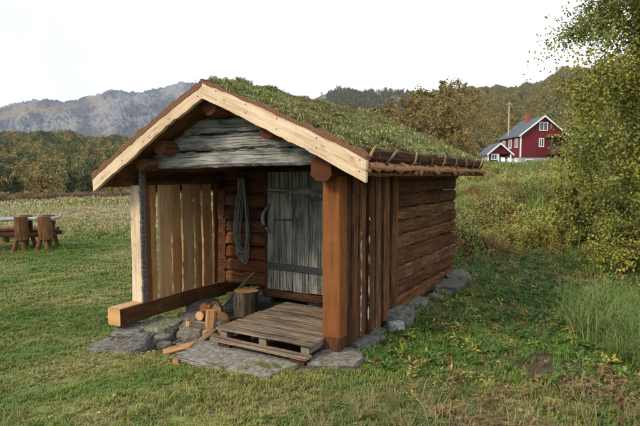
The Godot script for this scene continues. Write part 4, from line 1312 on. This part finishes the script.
func build_porch_things() -> void:
	# foundation stones: [u, v, up, size, turn, material, label]
	var below := "flat grey stone stacked under the end of the porch sill"
	stone("foundation_stone", below, 2.35, -0.33, -0.06, Vector3(0.62, 0.10, 0.36), 0.05, M.stone_dark, "stones under the sill end", 1.0, 0.03, 0.75)
	stone("foundation_stone", below, 2.42, -0.12, 0.03, Vector3(0.34, 0.13, 0.34), 0.3, M.stone, "stones under the sill end", 2.0, 0.0, 0.75)
	stone("foundation_stone", "dark rounded stone wedged beside the stacked stones under the sill", 2.02, -0.36, -0.05, Vector3(0.20, 0.20, 0.24), 0.5, M.stone_dark, "", 3.0)
	stone("foundation_stone", "moss patched stone supporting the middle of the porch sill", 2.22, 0.10, -0.03, Vector3(0.38, 0.18, 0.46), 0.2, M.stone_moss, "", 4.0)
	stone("foundation_stone", "grey slab leaning under the sill behind the firewood", 2.10, 0.48, -0.02, Vector3(0.36, 0.15, 0.34), 0.9, M.stone_dark, "", 5.0, 0.12)
	stone("foundation_stone", "pale grey stone among the firewood on the porch floor", 1.74, 0.06, -0.03, Vector3(0.28, 0.15, 0.16), 0.3, M.stone, "", 6.0, 0.1)
	stone("foundation_stone", "grey stone under the sill beside the chopping block", 2.38, 0.95, -0.03, Vector3(0.3, 0.2, 0.36), 0.3, M.stone, "", 7.0)
	stone("step_slab", "broad pale flat stone slab lying in front of the wooden deck", 0.78, -0.40, -0.075, Vector3(1.10, 0.12, 0.50), -0.06, M.slab, "", 8.0, 0.0, 0.85)
	stone("foundation_stone", "pale lichen spotted stone carrying the orange corner post", -0.03, -0.03, -0.075, Vector3(0.42, 0.115, 0.46), 0.2, M.stone, "", 9.0, 0.0, 0.7)
	var along := "low dark stone under the boarded side of the porch"
	stone("foundation_stone", along, -0.10, 0.42, -0.06, Vector3(0.22, 0.12, 0.34), 0.1, M.stone_dark, "stones under the boarded side", 10.0)
	stone("foundation_stone", along, -0.06, 0.76, -0.06, Vector3(0.20, 0.12, 0.26), 0.3, M.stone_dark, "stones under the boarded side", 11.0)
	stone("foundation_stone", "squarish grey stone below the joint of boards and logs", -0.12, 1.30, -0.05, Vector3(0.28, 0.22, 0.34), 0.2, M.stone, "", 12.0, 0.0, 0.7)
	stone("foundation_stone", "small pale stone beside the squarish stone under the logs", -0.18, 1.02, -0.04, Vector3(0.16, 0.13, 0.18), 0.6, M.stone_pale, "", 13.0)
	stone("foundation_stone", "low earth stained stone under the middle of the log wall", -0.02, 2.05, -0.05, Vector3(0.3, 0.14, 0.4), 0.2, M.stone_moss, "", 14.0)
	stone("foundation_stone", "broad grey flat stone under the back corner of the log wall", -0.10, 3.25, -0.05, Vector3(0.44, 0.17, 0.75), 0.05, M.stone_dark, "", 15.0, 0.0, 0.7)
	stone("foundation_stone", "pale wedge stone on the broad stone at the back corner", -0.14, 3.58, -0.02, Vector3(0.34, 0.20, 0.40), 0.4, M.stone, "", 16.0, 0.05)
	stone("foundation_stone", "grey stone in the dark gap below the door", 1.05, 1.62, -0.04, Vector3(0.3, 0.15, 0.25), 0.4, M.stone, "stones below the door", 17.0)
	stone("foundation_stone", "grey stone in the dark gap below the door", 0.45, 1.60, -0.04, Vector3(0.3, 0.17, 0.3), 0.1, M.stone_dark, "stones below the door", 18.0)
	stone("foundation_stone", "grey stone in the dark gap below the door", 1.9, 1.58, -0.04, Vector3(0.34, 0.2, 0.3), 0.2, M.stone_dark, "stones below the door", 19.0)
	var bits := [[2.02, -0.08, 0.17], [1.92, 0.22, 0.2], [2.12, 0.30, 0.15], [1.86, -0.22, 0.14], [2.62, -0.30, 0.15], [2.20, 0.72, 0.2], [1.95, 0.55, 0.17], [1.62, -0.20, 0.12], [2.08, 1.05, 0.2], [0.10, 0.05, 0.14], [-0.16, 0.62, 0.13], [-0.14, 1.72, 0.16], [-0.16, 2.5, 0.18], [-0.2, 2.85, 0.15]]
	for k in bits.size():
		var a: Array = bits[k]
		var under := k > 9
		stone("small_stone", "small stone lying along the foot of the boarded and log side wall" if under else "small rough stone lying on the earth beside the firewood and sill", a[0], a[1], -0.03, Vector3(a[2], a[2] * 0.6, a[2] * 0.8), k * 1.3, [M.stone, M.stone_dark, M.stone_moss][k % 3], "small stones at the side wall" if under else "small stones in the porch", 60.0 + k, 0.1)
	# deck of planks on bearers
	var q := hut_to(0.62, 0.32)
	var deck := thing("wooden_deck", "low worn plank deck on bearers before the door", "deck", Vector3(q.x, 0.0, -q.y))
	deck.basis = Basis(Vector3(-cos(YAW + 0.03), 0, -sin(YAW + 0.03)), Vector3.UP, Vector3(sin(YAW + 0.03), 0, -cos(YAW + 0.03)))
	var X := Vector3.RIGHT
	var Z := Vector3.BACK
	for k in 10:
		var z := -0.50 + k * 0.118
		beam("plank", deck, Vector3(0.53 + rng.randf_range(-0.015, 0.015), 0.152 + rng.randf_range(-0.003, 0.003), z), Vector3(-0.53 + rng.randf_range(-0.015, 0.015), 0.152, z), 0.112, 0.022, Z, M.deck if k % 3 else M.grey_c, {"wane": 0.003, "rough": 0.001, "ch": 0.003})
	for x in [0.46, 0.0, -0.46]:
		beam("bearer", deck, Vector3(x, 0.105, -0.53), Vector3(x, 0.105, 0.60), 0.08, 0.068, X, M.grey_c, {"ch": 0.004, "cap": M.grey_c})
	beam("lower_board", deck, Vector3(0.54, 0.064, -0.575), Vector3(-0.53, 0.058, -0.575), 0.11, 0.022, Z, M.deck, {"wane": 0.003, "ch": 0.003})
	beam("lower_board", deck, Vector3(0.52, 0.058, 0.45), Vector3(-0.50, 0.058, 0.45), 0.11, 0.022, Z, M.deck, {"wane": 0.003, "ch": 0.003})
	for x in [0.40, -0.42]:
		beam("foot_block", deck, Vector3(x, -0.02, -0.60), Vector3(x, -0.02, -0.28), 0.14, 0.12, X, M.brown_d, {"ch": 0.006})
		beam("foot_block", deck, Vector3(x, -0.02, 0.30), Vector3(x, -0.02, 0.60), 0.14, 0.12, X, M.brown_d, {"ch": 0.006})
	# chopping block
	var cb := thing("chopping_block", "grey barked chopping block standing by the deck", "chopping block", HG(1.74, 0.98))
	beam("block", cb, Vector3(0, -0.02, 0), Vector3(0.005, 0.285, 0), 0.29, 0.27, X, M.block_bark, {"round": 18, "seg": 6, "rough": 0.014, "wane": 0.004, "cap": M.tan_b})
	# firewood: [u, v, height, direction (turn, rise), length, width, thick, material]
	var fr := RandomNumberGenerator.new()
	fr.seed = 8
	for k in 20:
		var layer := 0 if k < 9 else (1 if k < 16 else 2)
		var sp: float = [0.34, 0.22, 0.12][layer]
		var u := 1.72 + fr.randf_range(-sp, sp) * 0.95
		var v := 0.36 + fr.randf_range(-sp, sp) * 1.15
		var len := fr.randf_range(0.18, 0.25)
		var kind: String = ["tan_b", "grey_c", "red_pale", "block_bark", "tan_b"][fr.randi() % 5]
		var t := inst("firewood_piece", beam_mesh(Vector3(-len * 0.5, 0, 0), Vector3(len * 0.5, 0, 0), fr.randf_range(0.09, 0.14), fr.randf_range(0.07, 0.11), Z.rotated(X, fr.randf() * PI), M[kind] if k % 3 else M.bark_grey, {"wane": 0.004, "rough": 0.006, "ch": 0.028, "wob": 0.006, "taper": fr.randf_range(0.8, 1.0), "cap": M.end_pale}))
		t.position = HG(u, v, 0.045 + layer * 0.082)
		t.rotation = Vector3(fr.randf_range(-0.1, 0.1), fr.randf() * PI, fr.randf_range(-0.12, 0.12))
		tag(t, "split birch firewood piece heaped between deck and porch wall", "firewood", "heaped firewood")
	var up := inst("firewood_piece", beam_mesh(Vector3.ZERO, Vector3(0.02, 0.30, -0.02), 0.10, 0.08, X, M.tan_b, {"wane": 0.01, "rough": 0.008, "ch": 0.02, "cap": M.end_orange}))
	up.position = HG(1.55, 0.12, -0.01)
	tag(up, "split firewood piece standing upright at the corner of the deck", "firewood")
	var pl := inst("firewood_piece", beam_mesh(HG(1.30, -0.62, 0.02), HG(1.42, 0.05, 0.10), 0.075, 0.045, X, M.grey_c, {"wane": 0.006, "rough": 0.004, "cap": M.end_orange}))
	tag(pl, "long split lath lying on the ground before the firewood heap", "firewood")
	var pl2 := inst("firewood_piece", beam_mesh(HG(1.66, -0.42, 0.02), HG(1.40, -0.18, 0.05), 0.07, 0.05, X, M.tan_b, {"wane": 0.006, "rough": 0.004, "cap": M.end_orange}))
	tag(pl2, "short reddish split stick lying beside the long lath", "firewood")
	var stick := inst("firewood_piece", beam_mesh(HG(1.93, 0.62, 0.08), HG(1.86, 1.33, 0.42), 0.04, 0.03, X, M.grey_c, {"wane": 0.006, "rough": 0.004, "cap": M.end_orange}))
	tag(stick, "bare pole leaning behind the chopping block", "firewood")
	var chips := MB.new()
	var r := RandomNumberGenerator.new()
	r.seed = 31
	for k in 170:
		var u := r.randf_range(1.25, 2.0)
		var v := r.randf_range(-0.6, 0.6)
		var p := HG(u, v, 0.008 + r.randf() * 0.012)
		var d := Vector3(r.randf_range(-1, 1), r.randf_range(-0.2, 0.2), r.randf_range(-1, 1)).normalized()
		leaf_into(chips, p, d, Vector3.UP, r.randf_range(0.03, 0.08), r.randf_range(0.012, 0.03), [Color(0.5, 0.36, 0.2), Color(0.3, 0.2, 0.11), Color(0.6, 0.52, 0.42), Color(0.16, 0.1, 0.06)][r.randi() % 4])
	var ch := inst("wood_chips", mesh_of(chips, M.leaf, true))
	tag(ch, "pale wood chips littering the earth before the firewood", "wood chips", "", "stuff")
	# coil of rope on a peg
	var q2 := hut_to(2.07, 1.36)
	var rope := thing("rope_coil", "grey rope hanging in long loops on the log wall beside the door", "rope", Vector3(q2.x, 0, -q2.y))
	rope.basis = Basis(Vector3(-cos(YAW), 0, -sin(YAW)), Vector3.UP, Vector3(sin(YAW), 0, -cos(YAW)))
	beam("peg", rope, Vector3(0, 1.56, 0.10), Vector3(0, 1.585, -0.05), 0.03, 0.03, X, M.brown_d, {"round": 8, "seg": 2})
	for k in 8:
		var mb := MB.new()
		var pts := PackedVector3Array()
		var rad := PackedFloat32Array()
		var half := 0.065 + 0.007 * k
		var bottom := 0.46 + 0.012 * k if k < 6 else 0.62
		var zz := 0.045 - 0.011 * k
		for s in 41:
			var an := TAU * s / 40.0
			var y := lerpf(bottom, 1.59, 0.5 + 0.5 * cos(an))
			var pinch := lerpf(0.55, 1.15, smoothstep(1.5, 0.55, y))
			pts.append(Vector3(sin(an) * half * pinch + 0.016 * sin(y * 9.0 + k * 1.7), y, zz + 0.008 * sin(y * 13.0 + k * 2.0)))
			rad.append(0.0095)
		tube_into(mb, pts, rad, 6)
		inst("loop", mesh_of(mb, M.rope), rope)

func build_table() -> void:
	var base := G(-8.0, 12.75)
	var t := thing("rustic_table", "rustic table of split logs with wet shining top standing on the lawn", "table", base, 0.16)
	var X := Vector3.RIGHT
	var Y := Vector3.UP
	var Z := Vector3.BACK
	for k in 3:
		beam("top_plank", t, Vector3(-1.25, 0.77, 0.20 - 0.2 * k), Vector3(1.42, 0.79, 0.20 - 0.2 * k), 0.19, 0.06, Z, M.wet, {"wane": 0.008, "ch": 0.012})
	for x in [-0.45, 0.64, 1.18]:
		for s in [-1, 1]:
			beam("upright", t, Vector3(x + 0.07 * s, 0.30, 0.31 * s), Vector3(x + 0.05 * s, 0.86, 0.31 * s), 0.33, 0.22, X, M.table_log, {"round": 12, "rough": 0.012, "wane": 0.008, "taper": 0.95, "cap": M.brown_d})
			beam("leg", t, Vector3(x - 0.02, 0.42, 0.30 * s), Vector3(x - 0.12, -0.03, 0.40 * s), 0.11, 0.10, X, M.table_log, {"round": 8, "rough": 0.006})
			beam("leg", t, Vector3(x + 0.06, 0.42, 0.30 * s), Vector3(x + 0.14, -0.03, 0.40 * s), 0.11, 0.10, X, M.table_log, {"round": 8, "rough": 0.006})
		beam("cross_rail", t, Vector3(x, 0.70, 0.36), Vector3(x, 0.70, -0.36), 0.10, 0.09, X, M.brown_d, {"round": 8})
	for s in [-1, 1]:
		beam("rail", t, Vector3(-1.3, 0.42, 0.24 * s), Vector3(1.45, 0.42, 0.24 * s), 0.11, 0.09, Y, M.brown_d, {"ch": 0.02})
	var b := thing("log_bench", "low half log bench standing behind the rustic table", "bench", G(-7.95, 14.2), 0.1)
	beam("seat", b, Vector3(-0.9, 0.38, 0), Vector3(0.72, 0.38, 0), 0.26, 0.10, Z, M.table_log, {"ch": 0.03, "cap": M.brown_d})
	for x in [-0.65, 0.5]:
		beam("leg", b, Vector3(x, 0.35, 0), Vector3(x, -0.04, 0), 0.16, 0.16, X, M.brown_d, {"round": 9})

# ------------------------------------------------------------------ the red house
func window(parent: Node, lo: Vector3, w: float, h: float, facing: int) -> void:
	# facing 0: towards +z, 1: towards -x
	var win := part("window", parent)
	var X := Vector3.RIGHT if facing == 0 else Vector3.BACK
	var out := Vector3.BACK if facing == 0 else Vector3.LEFT
	var f := 0.11
	var fm := MB.new()
	var bar := func(x0: float, y0: float, x1: float, y1: float) -> void:
		var a := lo + X * x0 + Vector3.UP * y0 + out * 0.01
		var b := lo + X * x1 + Vector3.UP * y1 + out * 0.07
		fm.box(Vector3(minf(a.x, b.x), a.y, minf(a.z, b.z)), Vector3(maxf(a.x, b.x), b.y, maxf(a.z, b.z)))
	bar.call(0.0, 0.0, f, h)
	bar.call(w - f, 0.0, w, h)
	bar.call(f, 0.0, w - f, f)
	bar.call(f, h - f, w - f, h)
	bar.call(w * 0.5 - 0.035, f, w * 0.5 + 0.035, h - f)
	inst("frame", mesh_of(fm, M.white_paint), win)
	var gm := MB.new()
	var a := lo + X * f * 0.9 + Vector3.UP * f * 0.9 + out * 0.012
	var b := lo + X * (w - f * 0.9) + Vector3.UP * (h - f * 0.9) + out * 0.03
	gm.box(Vector3(minf(a.x, b.x), a.y, minf(a.z, b.z)), Vector3(maxf(a.x, b.x), b.y, maxf(a.z, b.z)))
	inst("pane", mesh_of(gm, M.glass), win)

func gabled(parent: Node, w: float, l: float, y0: float, eave: float, apex: float, wall: Material, roofm: Material, over: float, open_from := -1.0, deep := 0.0) -> void:
	var mb := MB.new()
	# front, back with gable points, sides; z = 0 front, -l back
	for z in [0.0, -l]:
		var a := Vector3(0, y0, z); var b := Vector3(w, y0, z); var c := Vector3(w, eave, z); var d := Vector3(0, eave, z); var e := Vector3(w * 0.5, apex, z)
		if z == 0.0:
			mb.tri(d, c, e)
			if open_from < 0.0:
				mb.quad(a, b, c, d)
			else:      # a recessed porch: its return, its back wall and its ceiling
				var k := open_from
				mb.quad(a, Vector3(k, y0, 0), Vector3(k, eave, 0), d)
				mb.quad(Vector3(k, y0, 0), Vector3(k, y0, -deep), Vector3(k, eave, -deep), Vector3(k, eave, 0))
				mb.quad(Vector3(k, y0, -deep), Vector3(w, y0, -deep), Vector3(w, eave, -deep), Vector3(k, eave, -deep))
				mb.quad(Vector3(k, eave, -deep), Vector3(w, eave, -deep), Vector3(w, eave, 0), Vector3(k, eave, 0))
		else:
			mb.quad(b, a, d, c); mb.tri(c, d, e)
	mb.quad(Vector3(0, y0, -l), Vector3(0, y0, 0), Vector3(0, eave, 0), Vector3(0, eave, -l))
	mb.quad(Vector3(w, y0, -deep), Vector3(w, y0, -l), Vector3(w, eave, -l), Vector3(w, eave, -deep))
	inst("wall", mesh_of(mb, wall), parent)
	var sl := (apex - eave) / (w * 0.5)
	var roof := part("roof", parent)
	for s in [0, 1]:
		var x1 := -over if s == 0 else w + over
		var y1 := eave - over * sl
		var rm := MB.new()
		var t := 0.14
		var A := Vector3(w * 0.5, apex + 0.03, over); var B := Vector3(w * 0.5, apex + 0.03, -l - over)
		var C := Vector3(x1, y1 + 0.03, -l - over); var D := Vector3(x1, y1 + 0.03, over)
		var U := Vector3.UP * t
		rm.quad(A + U, B + U, C + U, D + U) if s == 0 else rm.quad(D + U, C + U, B + U, A + U)
		rm.quad(D, C, B, A) if s == 0 else rm.quad(A, B, C, D)
		rm.quad(A, D, D + U, A + U); rm.quad(B + U, C + U, C, B); rm.quad(C, C + U, D + U, D)
		inst("roof_slope", mesh_of(rm, roofm), roof)
		var vm := MB.new()
		var p0 := Vector3(w * 0.5, apex + 0.19, over + 0.004); var p1 := Vector3(x1, y1 + 0.19, over + 0.004)
		var dn := Vector3.DOWN * 0.25
		var ou := Vector3(0, 0, 0.06)
		vm.quad(p1 + ou, p1 + dn + ou, p0 + dn + ou, p0 + ou); vm.quad(p0, p0 + ou, p1 + ou, p1); vm.quad(p1 + dn, p1 + dn + ou, p0 + dn + ou, p0 + dn)
		inst("verge_board", mesh_of(vm, M.white_paint), roof)

func box_part(called: String, parent: Node, lo: Vector3, hi: Vector3, mat: Material) -> void:
	var mb := MB.new()
	mb.box(lo, hi)
	inst(called, mesh_of(mb, mat), parent)

func build_house() -> void:
	var at := Vector3(28.75, 2.75, -75.0)
	var h := thing("red_house", "red boarded house with white trim, grey roof and stone basement on the rise", "house", at, 0.02)
	gabled(h, 6.6, 8.0, 1.55, 4.75, 7.35, M.red_paint, M.slate, 0.35)
	box_part("foundation", h, Vector3(0.05, -0.8, -7.95), Vector3(6.55, 1.548, -0.05), M.concrete)
	for p in [[-0.03, 0.14], [6.46, 6.63]]:
		box_part("corner_board", h, Vector3(p[0], 1.56, -0.1), Vector3(p[1], 4.72 if p[0] < 1 else 4.72, 0.03), M.white_paint)
	window(h, Vector3(2.65, 5.35, 0), 1.25, 1.25, 0)
	window(h, Vector3(2.65, 3.05, 0), 0.75, 1.25, 0)
	window(h, Vector3(0.8, 0.55, 0), 1.05, 0.75, 0)
	for z in [-1.9, -4.3, -6.9]:
		window(h, Vector3(0, 3.0, z), 1.1, 1.35, 1)
	box_part("chimney", h, Vector3(2.5, 6.4, -4.6), Vector3(3.1, 8.35, -4.0), M.brick)
	var bal := part("balcony", h)
	box_part("floor_slab", bal, Vector3(3.7, 2.0, 0.0), Vector3(6.2, 2.15, 1.5), M.dark_wood)
	box_part("railing", bal, Vector3(3.7, 2.15, 1.4), Vector3(6.2, 3.1, 1.5), M.dark_wood)
	box_part("door_leaf", bal, Vector3(4.2, 2.16, 0.01), Vector3(5.2, 4.2, 0.06), M.dark_wood)
	for x in [3.75, 6.05]:
		box_part("post", bal, Vector3(x, -0.6, 1.36), Vector3(x + 0.12, 4.3, 1.48), M.dark_wood)
	box_part("canopy", bal, Vector3(3.5, 4.3, 0.0), Vector3(6.4, 4.42, 1.7), M.dark_wood)
	var s := thing("red_shed", "small red shed with grey roof and white porch post beside the red house", "shed", Vector3(22.55, 2.55, -70.0), 0.03)
	gabled(s, 3.1, 3.4, -0.4, 2.05, 3.35, M.red_paint, M.slate, 0.3, 1.42, 1.8)
	window(s, Vector3(0.4, 1.25, 0), 0.85, 0.8, 0)
	box_part("door_leaf", s, Vector3(1.75, -0.3, -1.79), Vector3(2.65, 1.75, -1.74), M.white_paint)
	for x in [1.30, 2.95]:
		box_part("porch_post", s, Vector3(x, -0.5, 0.02), Vector3(x + 0.14, 2.0, 0.18), M.white_paint)
	box_part("corner_board", s, Vector3(-0.03, -0.4, -0.1), Vector3(0.10, 2.04, 0.028), M.white_paint)
	box_part("side_cladding", s, Vector3(-0.06, -0.4, -3.35), Vector3(-0.005, 1.95, -0.12), M.concrete)
	for k in 3:
		var c := thing("garden_chair", "white garden chair standing before the red shed", "chair", Vector3(24.0 + k * 0.95, H(24.0 + k * 0.95, 68.4) - 0.02, -68.4), 0.4 * k - 0.3, "white garden chairs")
		box_part("seat", c, Vector3(-0.25, 0.55, -0.25), Vector3(0.25, 0.61, 0.25), M.white_paint)
		box_part("backrest", c, Vector3(-0.25, 0.61, -0.25), Vector3(0.25, 1.1, -0.19), M.white_paint)
		for q in [[-0.24, -0.24], [0.18, -0.24], [-0.24, 0.18], [0.18, 0.18]]:
			box_part("leg", c, Vector3(q[0], -0.1, q[1]), Vector3(q[0] + 0.06, 0.55, q[1] + 0.06), M.white_paint)
	var pl := thing("utility_pole", "pale wooden pole rising behind the shed roof", "pole", G(28.8, 80.0))
	beam("shaft", pl, Vector3(0, -0.3, 0), Vector3(0, 9.3, 0), 0.26, 0.26, Vector3.RIGHT, M.pole, {"round": 8, "taper": 0.7})
	beam("crossarm", pl, Vector3(-0.5, 9.0, 0.12), Vector3(0.5, 9.0, 0.12), 0.12, 0.1, Vector3.UP, M.pole)
	var hb := rise_boulder()
	tag(hb, "pale bare boulder showing in the brown wood behind the house", "boulder")

func rise_boulder() -> MeshInstance3D:
	var d := 230.0
	var r := ray(485.0, 107.5)
	var o := inst("boulder", stone_mesh(Vector3(5.6, 5.6, 4.0), 44.0, M.boulder))
	o.position = Vector3(r.x, r.y, r.z) * (d / -r.z) + Vector3(0, EYE, 0)
	return o

# ------------------------------------------------------------------
func _ready() -> void:
	var cam := Camera3D.new()
	cam.name = "camera"
	cam.fov = rad_to_deg(2.0 * atan(213.0 / FOCAL))
	cam.position = Vector3(0, EYE, 0)
	cam.rotation = Vector3(-PITCH, 0, 0)
	cam.near = 0.1
	cam.far = 6000.0
	add_child(cam)
	cam.current = true
	var we := WorldEnvironment.new()
	we.name = "environment"
	var env := Environment.new()
	env.background_mode = Environment.BG_SKY
	var sky := Sky.new()
	var sm := ProceduralSkyMaterial.new()
	sm.sky_top_color = Color(0.63, 0.69, 0.76)
	sm.sky_horizon_color = Color(0.71, 0.745, 0.785)
	sm.sky_curve = 0.15
	sm.sky_energy_multiplier = 1.0
	sm.ground_bottom_color = Color(0.45, 0.45, 0.4)
	sm.ground_horizon_color = Color(0.8, 0.8, 0.8)
	sm.sky_cover = thin_cloud()
	sm.sky_cover_modulate = Color(1, 1, 1, 0.55)
	sm.sun_angle_max = 1.0
	sky.sky_material = sm
	env.sky = sky
	env.tonemap_mode = Environment.TONE_MAPPER_LINEAR
	env.tonemap_exposure = 2.0
	env.fog_enabled = true
	env.fog_density = 0.00011
	env.fog_light_color = Color(0.86, 0.91, 1.0)
	env.sdfgi_enabled = true
	env.ssao_enabled = true
	env.ssil_enabled = true
	we.environment = env
	add_child(we)
	var sun := DirectionalLight3D.new()
	sun.name = "sun"
	sun.light_color = Color(1.0, 0.95, 0.87)
	sun.light_energy = 0.6
	sun.light_angular_distance = 14.0
	sun.shadow_enabled = true
	add_child(sun)
	sun.look_at_from_position(Vector3(-0.78, 0.62, 0.42), Vector3.ZERO)

	rng.seed = 12345
	nz.seed = 5
	nz.frequency = 0.01
	nz.fractal_octaves = 3
	fine.seed = 9
	fine.frequency = 0.03
	fine.fractal_octaves = 3
	materials()
	wet_materials()
	for a in [[75, 372, 1.1, 0.5, 0.25, 0.9], [110, 350, 0.5, 0.35, 0.6, 0.5], [140, 255, 0.6, 1.4, 0.7, 0.3], [540, 365, 0.7, 0.45, 0.92, 0.2], [470, 415, 0.9, 0.35, 0.7, 0.6], [470, 330, 0.7, 0.5, 0.45, 0.2], [560, 280, 2.4, 0.9, 0.55, 0.5], [330, 405, 0.8, 0.35, 0.45, 0.6], [100, 268, 0.5, 0.8, 0.5, 0.3], [200, 395, 1.2, 0.4, 0.15, 0.8]]:
		var q := on_ground(a[0], a[1])
		patches.append({"x": q.x, "d": q.y, "rx": a[2], "rd": a[3], "bare": a[4], "dry": a[5]})
	print("materials ", Time.get_ticks_msec())
	build_ground()
	build_hills()
	print("terrain ", Time.get_ticks_msec())
	build_hut()
	build_porch_things()
	build_table()
	build_house()
	print("things ", Time.get_ticks_msec())
	build_trees()
	build_weeds()
	build_grass()
	print("plants ", Time.get_ticks_msec())

# A high, even veil of cloud
func thin_cloud() -> Texture2D:
	var f := FastNoiseLite.new()
	f.seed = 61
	f.frequency = 0.006
	f.fractal_octaves = 5
	var im := f.get_seamless_image(1024, 512)
	im.convert(Image.FORMAT_RGBA8)
	var d := im.get_data()
	for k in 1024 * 512:
		var t := smoothstep(0.35, 0.62, d[k * 4] / 255.0)
		d[k * 4] = 235
		d[k * 4 + 1] = 237
		d[k * 4 + 2] = 240
		d[k * 4 + 3] = int(255.0 * (0.25 + 0.75 * t))
	return ImageTexture.create_from_image(Image.create_from_data(1024, 512, false, Image.FORMAT_RGBA8, d))

func wet_materials() -> void:
	M.wet = (M.grey as StandardMaterial3D).duplicate()
	M.wet.roughness = 0.42
	M.wet.metallic_specular = 0.6
	M.table_log = (M.brown_c as StandardMaterial3D).duplicate()
	M.table_log.albedo_color = Color(1.0, 0.98, 0.92)
	M.boulder = (M.stone_pale as StandardMaterial3D).duplicate()
	M.boulder.albedo_color = Color(1, 1, 1)
	M.boulder.uv1_scale = Vector3.ONE * 0.12
